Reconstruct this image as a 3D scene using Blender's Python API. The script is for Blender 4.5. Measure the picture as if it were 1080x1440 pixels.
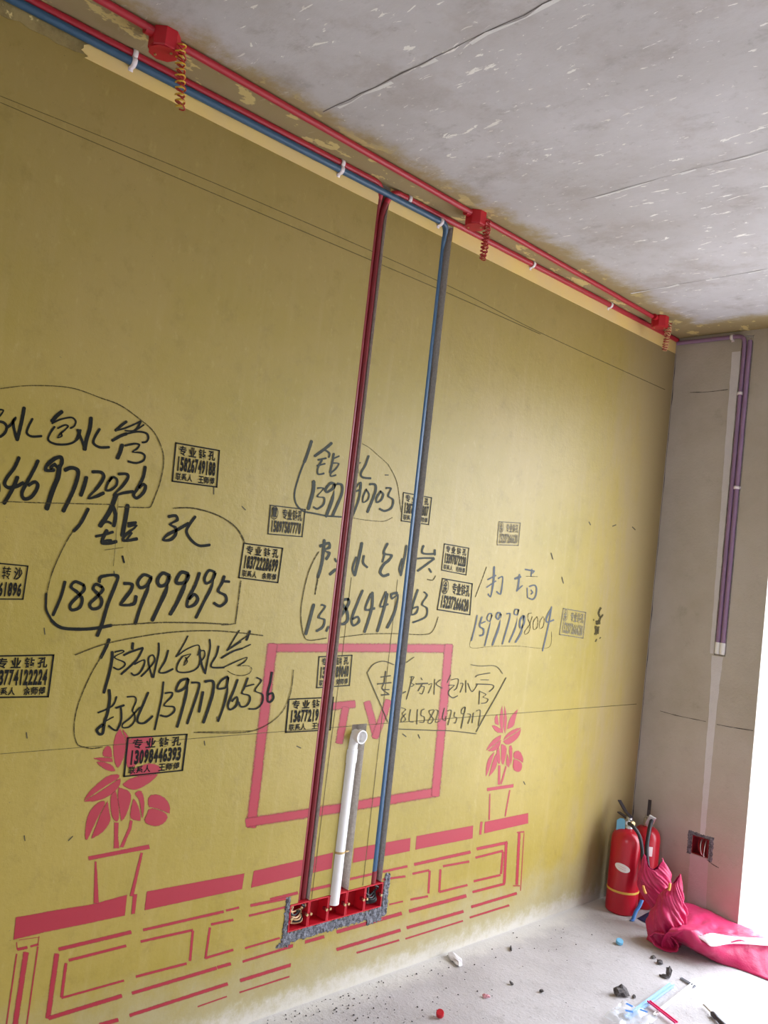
import bpy, bmesh, math, random
from mathutils import Vector, Matrix, noise
from mathutils.geometry import tessellate_polygon

# ------------------------------------------------------------------ clearing, camera, world, lights, exposure
for o in list(bpy.data.objects): bpy.data.objects.remove(o)
SC = bpy.context.scene
COL = SC.collection
random.seed(7)
H = 2.8                                  # ceiling height; left wall is x = 0, back wall is y = 0
CAM_F, CAM_YAW, CAM_PITCH, CAM_ROLL = 1194.08, 2.388262, 0.052238, 0.111111
CAM_LOC = Vector((2.19441, -3.98239, 1.51593))
cam = bpy.data.cameras.new('camera'); cam_o = bpy.data.objects.new('camera', cam); COL.objects.link(cam_o)
cam.sensor_fit = 'HORIZONTAL'; cam.sensor_width = 36.0; cam.lens = CAM_F*36.0/1080.0
cam.clip_start = 0.05; cam.clip_end = 200
_f = Vector((math.cos(CAM_YAW)*math.cos(CAM_PITCH), math.sin(CAM_YAW)*math.cos(CAM_PITCH), math.sin(CAM_PITCH)))
_r = Vector((math.sin(CAM_YAW), -math.cos(CAM_YAW), 0)); _u = _r.cross(_f)
_r2 = _r*math.cos(CAM_ROLL)+_u*math.sin(CAM_ROLL); _u2 = -_r*math.sin(CAM_ROLL)+_u*math.cos(CAM_ROLL)
_m = Matrix((( _r2.x, _u2.x, -_f.x), (_r2.y, _u2.y, -_f.y), (_r2.z, _u2.z, -_f.z))).to_4x4()
_m.translation = CAM_LOC
cam_o.matrix_world = _m
SC.camera = cam_o
SC.view_settings.view_transform = 'Standard'; SC.view_settings.look = 'None'
SC.view_settings.exposure = 0.0; SC.view_settings.gamma = 1.0; SC.view_settings.use_curve_mapping = False

SKY_STRENGTH = 13.0
world = bpy.data.worlds.new('overcast_sky'); SC.world = world; world.use_nodes = True
nt = world.node_tree; nt.nodes.clear()
wo = nt.nodes.new('ShaderNodeOutputWorld'); bg = nt.nodes.new('ShaderNodeBackground')
geo = nt.nodes.new('ShaderNodeTexCoord'); sep = nt.nodes.new('ShaderNodeSeparateXYZ'); mr = nt.nodes.new('ShaderNodeMapRange')
cr = nt.nodes.new('ShaderNodeValToRGB')
nt.links.new(geo.outputs['Generated'], sep.inputs[0]); nt.links.new(sep.outputs['Z'], mr.inputs[0])
mr.inputs['From Min'].default_value = -0.4; mr.inputs['From Max'].default_value = 0.8
cr.color_ramp.elements[0].color = (0.30, 0.30, 0.29, 1); cr.color_ramp.elements[0].position = 0.2
cr.color_ramp.elements[1].color = (0.84, 0.89, 1.0, 1); cr.color_ramp.elements[1].position = 0.42
nt.links.new(mr.outputs[0], cr.inputs[0]); nt.links.new(cr.outputs[0], bg.inputs[0]); bg.inputs[1].default_value = SKY_STRENGTH
nt.links.new(bg.outputs[0], wo.inputs[0])

def portal(name, loc, rot, sx, sy):
    l = bpy.data.lights.new(name, 'AREA'); l.shape = 'RECTANGLE'; l.size = sx; l.size_y = sy
    l.cycles.is_portal = True
    o = bpy.data.objects.new(name, l); o.location = loc; o.rotation_euler = rot; COL.objects.link(o)
portal('balcony_daylight', (1.985, 0.22, 1.225), (math.radians(-90), 0, 0), 2.83, 2.45)
portal('added_rear_fill', (3.0, -6.72, 1.6), (math.radians(90), 0, 0), 1.2, 1.4)  # portal for the unseen rear opening, added to let in fill light

# ------------------------------------------------------------------ materials
def lin(c):
    return tuple((v/12.92 if v <= 0.04045 else ((v+0.055)/1.055)**2.4) for v in c)
def rgb(r, g, b): return lin((r/255, g/255, b/255))+(1.0,)
class NT:
    def __init__(s, name):
        s.m = bpy.data.materials.new(name); s.m.use_nodes = True; s.t = s.m.node_tree; s.t.nodes.clear()
        s.out = s.n('ShaderNodeOutputMaterial'); s.b = s.n('ShaderNodeBsdfPrincipled')
        s.t.links.new(s.b.outputs[0], s.out.inputs[0]); s.co = s.n('ShaderNodeTexCoord').outputs['Object']
    def n(s, k): return s.t.nodes.new(k)
    def l(s, a, b): s.t.links.new(a, b)
    def sep(s):
        q = s.n('ShaderNodeSeparateXYZ'); s.l(s.co, q.inputs[0]); return q.outputs
    def noise(s, scale, detail=4, rough=0.6, vec=None, dist=0.0):
        q = s.n('ShaderNodeTexNoise'); q.inputs['Scale'].default_value = scale; q.inputs['Detail'].default_value = detail
        q.inputs['Roughness'].default_value = rough; q.inputs['Distortion'].default_value = dist
        s.l(vec or s.co, q.inputs['Vector']); return q.outputs['Fac']
    def voro(s, scale, vec=None, rand=1.0):
        q = s.n('ShaderNodeTexVoronoi'); q.inputs['Scale'].default_value = scale; q.inputs['Randomness'].default_value = rand
        s.l(vec or s.co, q.inputs['Vector']); return q.outputs['Distance']
    def mapv(s, sc=(1, 1, 1), rot=(0, 0, 0), loc=(0, 0, 0)):
        q = s.n('ShaderNodeMapping'); q.inputs['Scale'].default_value = sc; q.inputs['Rotation'].default_value = rot; q.inputs['Location'].default_value = loc
        s.l(s.co, q.inputs[0]); return q.outputs[0]
    def mr(s, v, a, b, c=0.0, d=1.0, smooth=True):
        q = s.n('ShaderNodeMapRange'); q.interpolation_type = 'SMOOTHSTEP' if smooth else 'LINEAR'
        s.l(v, q.inputs[0]) if not isinstance(v, (int, float)) else None
        for i, x in zip((1, 2, 3, 4), (a, b, c, d)): q.inputs[i].default_value = x
        return q.outputs[0]
    def math(s, op, a, b=0.0):
        q = s.n('ShaderNodeMath'); q.operation = op
        for i, x in enumerate((a, b)):
            if isinstance(x, (int, float)): q.inputs[i].default_value = x
            else: s.l(x, q.inputs[i])
        return q.outputs[0]
    def mix(s, f, a, b):
        q = s.n('ShaderNodeMix'); q.data_type = 'RGBA'
        if isinstance(f, (int, float)): q.inputs[0].default_value = f
        else: s.l(f, q.inputs[0])
        for i, x in ((6, a), (7, b)):
            if isinstance(x, tuple): q.inputs[i].default_value = x
            else: s.l(x, q.inputs[i])
        return q.outputs[2]
    def base(s, c):
        if isinstance(c, tuple): s.b.inputs['Base Color'].default_value = c
        else: s.l(c, s.b.inputs['Base Color'])
    def set(s, **k):
        for a, v in k.items(): s.b.inputs[a.replace('_', ' ')].default_value = v
    def bump(s, h, strength, dist=0.01):
        q = s.n('ShaderNodeBump'); q.inputs['Strength'].default_value = strength; q.inputs['Distance'].default_value = dist
        s.l(h, q.inputs['Height']); s.l(q.outputs[0], s.b.inputs['Normal'])

def plain(name, c, rough=0.5, metal=0.0, var=0.12, scale=30, **kw):
    t = NT(name); n = t.noise(scale, 3)
    dark = tuple(v*(1-var) for v in c[:3])+(1.0,); light = tuple(min(1, v*(1+var)) for v in c[:3])+(1.0,)
    t.base(t.mix(n, dark, light)); t.set(Roughness=rough, Metallic=metal, **kw); return t.m

def make_wall_paint():
    t = NT('yellow_paint')
    x, y, z = t.sep()
    big = t.noise(1.1, 5, 0.62); mid = t.noise(5.0, 6, 0.7); fine = t.noise(60, 4, 0.7)
    c = t.mix(t.mr(big, 0.32, 0.68), rgb(147, 129, 32), rgb(162, 141, 60))
    c = t.mix(t.mr(mid, 0.55, 0.75, 0, 0.45), c, rgb(134, 116, 26))
    streak = t.noise(1.0, 4, 0.6, t.mapv((1, 26, 1.6)))
    c = t.mix(t.mr(streak, 0.5, 0.75, 0, 0.25), c, rgb(174, 153, 90))
    # painted shade: duller and browner up the wall, as light enters low
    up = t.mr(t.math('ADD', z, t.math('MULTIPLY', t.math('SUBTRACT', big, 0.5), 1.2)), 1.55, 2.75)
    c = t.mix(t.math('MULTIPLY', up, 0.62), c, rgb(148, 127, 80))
    c = t.mix(t.mr(t.noise(13, 6, 0.78), 0.50, 0.72, 0, 0.34), c, rgb(120, 103, 40))
    c = t.mix(t.mr(t.noise(34, 5, 0.75, t.mapv((1, 1, 0.6))), 0.56, 0.72, 0, 0.38), c, rgb(176, 157, 92))
    # dull beige smears that build up towards the corner
    cs = t.math('ADD', y, t.math('MULTIPLY', t.math('SUBTRACT', t.noise(3, 6, 0.7, t.mapv((1, 3, 0.8))), 0.5), 1.1))
    c = t.mix(t.mr(cs, -0.75, -0.1, 0, 0.8), c, rgb(152, 134, 98))
    # specks and pits
    sp = t.voro(42); c = t.mix(t.math('MULTIPLY', t.mr(sp, 0.03, 0.07, 1, 0), t.mr(t.noise(2.2, 3), 0.42, 0.58)), c, rgb(120, 105, 60))
    # plaster dust and grey scuffs along the floor
    ed = t.math('ADD', z, t.math('MULTIPLY', t.math('SUBTRACT', t.noise(7, 6, 0.75), 0.5), 0.34))
    c = t.mix(t.mr(ed, 0.02, 0.30, 0.85, 0), c, rgb(166, 156, 122))
    ed2 = t.math('ADD', z, t.math('MULTIPLY', t.math('SUBTRACT', t.noise(16, 6, 0.75), 0.5), 0.16))
    c = t.mix(t.mr(ed2, 0.0, 0.085, 1, 0), c, rgb(196, 190, 178))
    t.base(c); t.set(Roughness=0.46); t.b.inputs['Specular IOR Level'].default_value = 0.55
    h = t.math('ADD', t.math('MULTIPLY', fine, 0.5), t.math('MULTIPLY', t.noise(14, 5, 0.7), 0.7))
    t.bump(h, 0.38, 0.004); return t.m
def make_concrete(name, a, b, dark, rough=0.85, s=1.0):
    t = NT(name); n1 = t.noise(1.6*s, 6, 0.65); n2 = t.noise(9*s, 6, 0.7); n3 = t.noise(80*s, 3, 0.7)
    c = t.mix(t.mr(n1, 0.3, 0.7), a, b); c = t.mix(t.mr(n2, 0.56, 0.76, 0, 0.5), c, dark)
    c = t.mix(t.mr(n3, 0.6, 0.75, 0, 0.35), c, dark)
    t.base(c); t.set(Roughness=rough); t.bump(t.math('ADD', n2, t.math('MULTIPLY', n3, 0.6)), 0.4, 0.006); return t
def make_back_wall():
    t = make_concrete('grey_plaster', rgb(174, 165, 150), rgb(192, 184, 174), rgb(152, 143, 128))
    return t.m
def make_ceiling():
    t = NT('bare_concrete_ceiling'); x, y, z = t.sep()
    n1 = t.noise(1.3, 6, 0.65); n2 = t.noise(6, 7, 0.72, t.mapv((1, 1.6, 1)))
    c = t.mix(t.mr(n1, 0.3, 0.7), rgb(184, 180, 181), rgb(202, 199, 203))
    c = t.mix(t.mr(n2, 0.52, 0.74, 0, 0.7), c, rgb(160, 155, 154))
    c = t.mix(t.mr(t.noise(28, 5, 0.75), 0.58, 0.74, 0, 0.4), c, rgb(140, 134, 130))
    # flaked skim: short pale chips lying across the slab
    v = t.noise(11, 5, 0.62, t.mapv((1.0, 3.4, 1), (0, 0, 0.18)), 0.6)
    clump = t.noise(1.7, 3, 0.6, t.mapv((1, 1, 1), (0, 0, 0), (3.1, 1.7, 0)))
    thr = t.math('SUBTRACT', v, t.math('MULTIPLY', t.mr(clump, 0.38, 0.66), 0.11))
    flake = t.mr(t.math('ADD', thr, 0.0), 0.628, 0.648)
    c = t.mix(flake, c, rgb(238, 236, 232))
    v2 = t.noise(24, 4, 0.6, t.mapv((1.0, 2.6, 1), (0, 0, 0.3), (1, 2, 0)), 0.5)
    c = t.mix(t.mr(t.math('ADD', v2, t.math('MULTIPLY', t.mr(clump, 0.3, 0.75), 0.06)), 0.69, 0.71), c, rgb(228, 225, 220))
    c = t.mix(t.mr(t.noise(3.2, 6, 0.7, t.mapv((1, 1, 1), (0, 0, 0), (5, 5, 0))), 0.46, 0.72, 0, 0.5), c, rgb(158, 147, 140))
    # yellow overspray running along the two walls
    nn = t.math('MULTIPLY', t.math('SUBTRACT', t.noise(9, 6, 0.75), 0.5), 0.22)
    dx = t.math('ADD', x, nn); dy = t.math('ADD', t.math('MULTIPLY', y, -1.0), nn)
    e = t.math('MINIMUM', dx, dy)
    c = t.mix(t.mr(e, 0.15, 0.27, 0.85, 0), c, rgb(156, 134, 74))
    pc = t.mr(t.noise(15, 4, 0.6, t.mapv((1, 0.6, 1))), 0.565, 0.60)
    c = t.mix(t.math('MULTIPLY', pc, t.mr(e, 0.10, 0.22, 1, 0)), c, rgb(212, 192, 128))
    t.base(c); t.set(Roughness=0.8); t.bump(t.math('ADD', n2, t.math('MULTIPLY', flake, 0.4)), 0.3, 0.006); return t.m
def make_floor():
    t = NT('concrete_floor'); x, y, z = t.sep()
    n1 = t.noise(1.8, 6, 0.65); n2 = t.noise(12, 6, 0.72); n3 = t.noise(70, 4, 0.7)
    c = t.mix(t.mr(n1, 0.3, 0.7), rgb(168, 163, 163), rgb(188, 184, 185))
    c = t.mix(t.mr(n2, 0.54, 0.74, 0, 0.6), c, rgb(138, 132, 130))
    c = t.mix(t.mr(n3, 0.60, 0.72, 0, 0.75), c, rgb(116, 111, 109))
    c = t.mix(t.mr(t.noise(150, 3, 0.7), 0.66, 0.74, 0, 0.8), c, rgb(92, 88, 86))
    d = t.math('ADD', x, t.math('MULTIPLY', t.math('SUBTRACT', t.noise(10, 6, 0.7), 0.5), 0.16))
    c = t.mix(t.mr(d, 0.03, 0.14, 0.9, 0), c, rgb(206, 202, 196))
    t.base(c); t.set(Roughness=0.75); t.bump(t.math('ADD', n2, t.math('MULTIPLY', n3, 0.7)), 0.5, 0.008); return t.m
def make_mortar(name, a, b):
    t = NT(name); n = t.noise(90, 5, 0.75); n2 = t.noise(22, 4, 0.7)
    c = t.mix(t.mr(n, 0.35, 0.68), a, b); c = t.mix(t.mr(n2, 0.55, 0.7, 0, 0.5), c, a); t.base(c); t.set(Roughness=0.95)
    t.bump(n, 0.9, 0.006); return t.m
def make_mark(name, color, lo, hi, amt, scale, stretch=(1, 1, 1), rough=0.6):
    t = NT(name)
    at = t.n('ShaderNodeAttribute'); at.attribute_name = 'cover'
    nz = t.noise(scale, 4, 0.7, t.mapv(stretch)); f2 = t.noise(scale*4, 3, 0.7)
    v = t.math('ADD', at.outputs['Fac'], t.math('MULTIPLY', t.math('SUBTRACT', nz, 0.5), amt))
    v = t.math('ADD', v, t.math('MULTIPLY', t.math('SUBTRACT', f2, 0.5), amt*0.7))
    t.base(color); t.set(Roughness=rough); t.b.inputs['Specular IOR Level'].default_value = 0.15 if 'spray' not in name else 0.45; t.l(t.mr(v, lo, hi), t.b.inputs['Alpha']); t.m.blend_method = 'HASHED'; return t.m

M = {}
M['paint'] = make_wall_paint(); M['plaster'] = make_back_wall(); M['ceiling'] = make_ceiling(); M['floor'] = make_floor()
M['chase'] = make_mortar('raw_chase', rgb(196, 186, 174), rgb(220, 212, 202))
M['mortar'] = make_mortar('wet_mortar', rgb(84, 85, 91), rgb(142, 143, 151))
M['strip'] = (lambda t: (t.base(t.mix(t.mr(t.noise(2.5, 5), 0.35, 0.65), rgb(236, 206, 128), rgb(228, 200, 140))), t.set(Roughness=0.6), t.m)[2])(NT('pale_yellow_skim'))
def make_rough_edge():
    t = NT('rough_brown_plaster'); n = t.noise(8, 6, 0.75); f = t.noise(26, 5, 0.7)
    c = t.mix(t.mr(n, 0.35, 0.65), rgb(128, 112, 70), rgb(158, 140, 92)); c = t.mix(t.mr(f, 0.60, 0.66), c, rgb(216, 196, 134))
    t.base(c); t.set(Roughness=0.9); t.bump(f, 0.6, 0.006); return t.m
M['rough_edge'] = make_rough_edge()
M['patch'] = make_concrete('pale_filler', rgb(206, 201, 202), rgb(216, 212, 214), rgb(190, 184, 184), s=2).m
M['patch_pink'] = make_concrete('pinkish_filler', rgb(190, 172, 172), rgb(202, 186, 188), rgb(178, 160, 160), s=2).m
M['white_wall'] = make_concrete('white_plaster', rgb(214, 213, 212), rgb(226, 225, 224), rgb(204, 203, 202)).m
M['ink_dark'] = make_mark('black_brush_ink', rgb(22, 24, 18), 0.26, 0.5, 0.4, 60)
M['ink_grey'] = make_mark('washed_grey_ink', rgb(66, 70, 62), 0.16, 0.5, 0.6, 55)
M['ink_dry'] = make_mark('dry_brush_ink', rgb(66, 58, 30), 0.50, 1.1, 1.4, 110)
M['ink_pencil'] = make_mark('carpenter_pencil', rgb(78, 74, 58), 0.08, 0.55, 0.6, 90)
M['ink_line'] = make_mark('faint_snapped_chalk', rgb(98, 88, 54), 0.30, 1.25, 0.9, 60)
M['ink_blue'] = make_mark('grey_blue_marker', rgb(92, 97, 100), 0.14, 0.5, 0.6, 60)
M['stamp_black'] = make_mark('stamp_ink_black', rgb(18, 18, 14), 0.25, 0.6, 0.8, 45)
M['stamp_grey'] = make_mark('stamp_ink_grey', rgb(54, 54, 48), 0.36, 0.9, 1.0, 40)
M['stamp_faint'] = make_mark('stamp_ink_faint', rgb(116, 110, 92), 0.45, 1.15, 1.0, 40)
M['spray'] = make_mark('red_spray_paint', rgb(160, 40, 54), 0.10, 0.95, 0.7, 60, (1, 1, 1), 0.45)
M['red_pipe'] = plain('red_pvc', rgb(172, 36, 52), 0.4, var=0.08)
M['dark_red'] = plain('deep_and_shaded_red_pvc', rgb(122, 26, 34), 0.35, var=0.1)  # on the red drops this paints the chase shade into the colour
M['blue_pipe'] = plain('blue_pvc', rgb(50, 84, 114), 0.35, var=0.08)
M['flare_tinted_pipe'] = plain('flare_tinted_red_pvc', rgb(146, 116, 150), 0.4, var=0.08)  # red pipe with lens-flare haze painted into its colour
M['white_plastic'] = plain('white_plastic', rgb(236, 234, 232), 0.35, var=0.03)
M['clip'] = plain('clip_plastic', rgb(232, 222, 226), 0.4, var=0.05)
M['red_box'] = plain('red_box_plastic', rgb(190, 28, 44), 0.4, var=0.06)
M['brass'] = plain('brass', rgb(206, 180, 130), 0.35, 0.8)
M['chrome'] = plain('worn_chrome', rgb(200, 198, 195), 0.3, 0.9)
M['black_rubber'] = plain('black_rubber', rgb(34, 33, 38), 0.5)
M['dark_metal'] = plain('dark_painted_metal', rgb(52, 46, 52), 0.45)
M['wire_yellow'] = plain('yellow_wire', rgb(214, 172, 52), 0.4)
M['wire_red'] = plain('red_wire', rgb(172, 40, 40), 0.4)
M['wire_tan'] = plain('tan_wire', rgb(214, 176, 130), 0.45)
M['wire_black'] = plain('black_cable', rgb(38, 40, 42), 0.5)
M['ext_red'] = plain('extinguisher_enamel', rgb(178, 22, 40), 0.28, var=0.04, scale=6)
M['yellow_band'] = plain('yellow_band', rgb(214, 170, 70), 0.5)
M['paper'] = plain('white_paper', rgb(232, 226, 224), 0.6, var=0.05)
M['print_pink'] = plain('pink_print', rgb(222, 160, 172), 0.6)
M['tag_blue'] = plain('light_blue_card', rgb(112, 178, 214), 0.6, var=0.06)
M['blue_plastic'] = plain('blue_plastic', rgb(60, 120, 190), 0.4)
M['navy'] = plain('navy_cloth', rgb(44, 52, 96), 0.8)
def make_cloth(name, a, b):
    t = NT(name); n = t.noise(9, 5, 0.6); w = t.noise(240, 2)
    t.base(t.mix(n, a, b)); t.set(Roughness=0.45); t.b.inputs['Sheen Weight'].default_value = 0.05
    t.bump(t.math('ADD', t.noise(26, 4, 0.6), t.math('MULTIPLY', w, 0.1)), 0.35, 0.01); return t.m
M['cloth'] = make_cloth('red_nylon', rgb(176, 18, 74), rgb(192, 30, 92))
M['cloth_pale'] = make_cloth('pale_nylon', rgb(244, 206, 216), rgb(250, 226, 232))
M['cloth_yellow'] = make_cloth('yellow_print', rgb(206, 140, 60), rgb(214, 156, 80))
M['crumb'] = make_mortar('grey_crumb', rgb(70, 66, 66), rgb(108, 102, 100))
M['joint'] = plain('joint_dirt', rgb(104, 99, 97), 0.9)
M['clear'] = (lambda t: (t.base(rgb(225, 232, 240)), t.set(Roughness=0.2, Alpha=0.35), t.m)[2])(NT('clear_film'))
M['ice_blue'] = plain('pale_blue_plastic', rgb(150, 188, 226), 0.4, var=0.04)
M['pink_plastic'] = plain('pink_plastic', rgb(226, 60, 120), 0.4)
M['rail'] = plain('grey_railing_metal', rgb(150, 154, 160), 0.4, 0.3)

# ------------------------------------------------------------------ helpers
def link_mesh(name, verts, faces, mat, parent=None, smooth=False, mats=None, midx=None):
    me = bpy.data.meshes.new(name); me.from_pydata([tuple(v) for v in verts], [], faces); me.update()
    for m in (mats or [mat]): me.materials.append(m)
    if midx is not None: me.polygons.foreach_set('material_index', midx)
    if smooth: me.polygons.foreach_set('use_smooth', [True]*len(me.polygons))
    o = bpy.data.objects.new(name, me); COL.objects.link(o)
    if parent: o.parent = parent
    return o
class G:
    """collects shapes for ONE mesh object"""
    def __init__(s): s.v = []; s.f = []; s.mi = []
    def add(s, v, f, mi=0):
        k = len(s.v); s.v += [tuple(q) for q in v]; s.f += [tuple(i+k for i in q) for q in f]; s.mi += [mi]*len(f); return s
    def box(s, a, b, mi=0, rz=0.0, c=None):
        (x0, y0, z0), (x1, y1, z1) = a, b
        v = [Vector(q) for q in ((x0,y0,z0),(x1,y0,z0),(x1,y1,z0),(x0,y1,z0),(x0,y0,z1),(x1,y0,z1),(x1,y1,z1),(x0,y1,z1))]
        if rz:
            c = Vector(c) if c else sum(v, Vector())/8; R = Matrix.Rotation(rz, 3, 'Z'); v = [R@(q-c)+c for q in v]
        return s.add(v, [(0,3,2,1),(4,5,6,7),(0,1,5,4),(1,2,6,5),(2,3,7,6),(3,0,4,7)], mi)
    def tube(s, pts, r, seg=12, mi=0, cap=True):
        pts = [Vector(q) for q in pts]; n = len(pts); rs = r if isinstance(r, (list, tuple)) else [r]*n
        t = [(pts[min(i+1, n-1)]-pts[max(i-1, 0)]).normalized() for i in range(n)]
        u = t[0].orthogonal().normalized(); v = []; f = []
        for i in range(n):
            u = (u-t[i]*u.dot(t[i])).normalized(); w = t[i].cross(u)
            for k in range(seg):
                a = 2*math.pi*k/seg; v.append(pts[i]+(u*math.cos(a)+w*math.sin(a))*rs[i])
        for i in range(n-1):
            for k in range(seg):
                a, b = i*seg+k, i*seg+(k+1)%seg; f.append((a, b, b+seg, a+seg))
        if cap: f.append(tuple(range(seg-1, -1, -1))); f.append(tuple((n-1)*seg+k for k in range(seg)))
        return s.add(v, f, mi)
    def lathe(s, prof, c, seg=32, mi=0, axis='Z'):
        c = Vector(c); v = []; f = []; n = len(prof)
        for r, z in prof:
            for k in range(seg):
                a = 2*math.pi*k/seg; p = Vector((r*math.cos(a), r*math.sin(a), z))
                if axis == 'X': p = Vector((z, r*math.cos(a), r*math.sin(a)))
                v.append(c+p)
        for i in range(n-1):
            for k in range(seg):
                a, b = i*seg+k, i*seg+(k+1)%seg; f.append((a, b, b+seg, a+seg))
        if prof[0][0] > 1e-5: f.append(tuple(range(seg-1, -1, -1)))
        if prof[-1][0] > 1e-5: f.append(tuple((n-1)*seg+k for k in range(seg)))
        return s.add(v, f, mi)
    def build(s, name, mats, parent=None, smooth=False, bevel=0.0):
        mats = mats if isinstance(mats, (list, tuple)) else [mats]
        o = link_mesh(name, s.v, s.f, None, parent, False, [M[m] for m in mats], s.mi)
        if smooth:
            o.data.polygons.foreach_set('use_smooth', [True]*len(o.data.polygons))
            md = o.modifiers.new('split', 'EDGE_SPLIT'); md.split_angle = math.radians(38)
        if bevel:
            md = o.modifiers.new('bevel', 'BEVEL'); md.width = bevel; md.segments = 2; md.limit_method = 'ANGLE'
        return o
def crv(pts, n=8):
    """Catmull-Rom through the points (any dimension)"""
    P = [list(map(float, q)) for q in pts]; out = []
    for i in range(len(P)-1):
        a, b, c, d = P[max(i-1, 0)], P[i], P[i+1], P[min(i+2, len(P)-1)]
        for k in range(n):
            t = k/n; out.append([0.5*((2*B)+(C-A)*t+(2*A-5*B+4*C-D)*t*t+(-A+3*B-3*C+D)*t**3) for A, B, C, D in zip(a, b, c, d)])
    out.append(P[-1]); return out
def bend(pts, r=0.06, n=6):
    """a pipe run with rounded corners"""
    P = [Vector(q) for q in pts]; out = [P[0]]
    for i in range(1, len(P)-1):
        a = (P[i-1]-P[i]); b = (P[i+1]-P[i]); q = min(r, a.length*0.45, b.length*0.45)
        A = P[i]+a.normalized()*q; B = P[i]+b.normalized()*q
        for k in range(n+1):
            t = k/n; out.append(A*(1-t)**2+P[i]*2*t*(1-t)+B*t*t)
    out.append(P[-1]); return out
def info(o, label=None, cat=None, group=None, kind=None):
    if label: o['label'] = label
    if cat: o['category'] = cat
    if group: o['group'] = group
    if kind: o['kind'] = kind
    return o
def thing(name, loc, label, cat, group=None):
    o = bpy.data.objects.new(name, None); o.empty_display_size = 0.05; COL.objects.link(o)
    o.location = loc; return info(o, label, cat, group)
def hang(o, root):
    """parent o (built in world coordinates) to a thing without moving it"""
    o.parent = root; o.matrix_parent_inverse = Matrix.Translation(root.location).inverted(); return o

# ------------------------------------------------------------------ the setting
CHASES = [(-2.116, -2.067, 0.30, 2.799), (-1.786, -1.733, 0.33, 2.775), (-1.962, -1.893, 0.33, 0.925)]
RECESS = (-2.152, -1.718, 0.254, 0.346)
def wall_cells(us, vs, depth, put, mat_of):
    """front of a wall with rectangular recesses: put(d, u, v) -> point"""
    g = G(); nu, nv = len(us)-1, len(vs)-1
    D = [[depth((us[i]+us[i+1])/2, (vs[j]+vs[j+1])/2) for j in range(nv)] for i in range(nu)]
    for i in range(nu):
        for j in range(nv):
            d = D[i][j]; g.add([put(d, us[i], vs[j]), put(d, us[i+1], vs[j]), put(d, us[i+1], vs[j+1]), put(d, us[i], vs[j+1])], [(0, 1, 2, 3)], mat_of(d))
            if i+1 < nu and D[i+1][j] != d:
                e = D[i+1][j]; g.add([put(d, us[i+1], vs[j]), put(e, us[i+1], vs[j]), put(e, us[i+1], vs[j+1]), put(d, us[i+1], vs[j+1])], [(0, 1, 2, 3)], 1)
            if j+1 < nv and D[i][j+1] != d:
                e = D[i][j+1]; g.add([put(d, us[i], vs[j+1]), put(d, us[i+1], vs[j+1]), put(e, us[i+1], vs[j+1]), put(e, us[i], vs[j+1])], [(0, 1, 2, 3)], 1)
    return g
def left_depth(u, v):
    if RECESS[0] < u < RECESS[1] and RECESS[2] < v < RECESS[3]: return 0.056
    for k, (a, b, c, d) in enumerate(CHASES):
        if a < u < b and c < v < d: return 0.045 if k == 2 else 0.036
    return 0.0
us = sorted({-6.7, -5, -4, -3, -2.5, -1.3, -0.6, 0.0} | {q for c in CHASES for q in c[:2]} | set(RECESS[:2]))
vs = sorted({0.0, 0.6, 1.2, 1.8, 2.4, 2.8} | {q for c in CHASES for q in c[2:]} | set(RECESS[2:]))
g = wall_cells(us, vs, left_depth, lambda d, u, v: (-d, u, v), lambda d: 0 if d == 0 else 1)
g.add([(-0.2,-6.7,0),(-0.2,0,0),(-0.2,0,2.8),(-0.2,-6.7,2.8)], [(0,3,2,1)], 0)
wall_left = info(g.build('wall_left', ['paint', 'chase']), 'yellow painted wall covered in handwritten numbers, stamps and red stencils', kind='structure')

us = [0.0, 0.322, 0.344, 0.402, 0.405, 0.567]; vs = [0.0, 0.285, 0.372, 1.225, 2.775, 2.8]
def back_depth(u, v):
    if 0.322 < u < 0.405 and 0.285 < v < 0.372: return 0.05
    if 0.344 < u < 0.402 and 1.225 < v < 2.775: return 0.012
    return 0.0
g = wall_cells(us, vs, back_depth, lambda d, u, v: (u, d, v), lambda d: 0 if d == 0 else 1)
g.add([(0.567,0,0),(0.567,0.2,0),(0.567,0.2,2.8),(0.567,0,2.8)], [(0,1,2,3)], 0)
g.add([(-0.2,0.2,0),(0.567,0.2,0),(0.567,0.2,2.8),(-0.2,0.2,2.8)], [(0,3,2,1)], 2)
g.box((0.5672,0,2.45),(3.4,0.2,2.8), 0); g.box((3.4,0,0),(4.2,0.2,2.8), 0)
wall_back = info(g.build('wall_back', ['plaster', 'chase', 'white_wall']), 'grey plastered wall stub in the corner beside the bright opening', kind='structure')
g = G(); g.box((4.0,-6.7,0),(4.2,0,2.8)); info(g.build('wall_right', 'plaster'), kind='structure')
g = G(); g.box((0.0,-6.7,0),(2.4,-6.5,2.8)); g.box((3.6,-6.7,0),(4.0,-6.5,2.8)); g.box((2.4,-6.7,2.3),(3.6,-6.5,2.8)); g.box((2.4,-6.7,0),(3.6,-6.5,0.9))  # wall behind the camera; its window opening is added for fill light
info(g.build('wall_front', 'plaster'), kind='structure')
g = G(); g.box((-0.2,-6.7,2.8),(4.2,0.2,2.95)); info(g.build('ceiling', 'ceiling'), 'bare grey concrete ceiling with pale flakes and slab joints', kind='structure')
g = G(); g.box((-0.2,-6.7,-0.15),(4.2,0.2,0.0)); info(g.build('floor', 'floor'), 'dusty grey concrete floor', kind='structure')
g = G(); g.box((0.2,0.2,-0.15),(4.0,1.6,-0.005)); info(g.build('floor_balcony', 'white_wall'), kind='structure')
g = G(); g.box((0.2,1.6,-0.15),(4.0,1.7,0.35)); info(g.build('wall_balcony', 'white_wall'), kind='structure')
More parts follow.
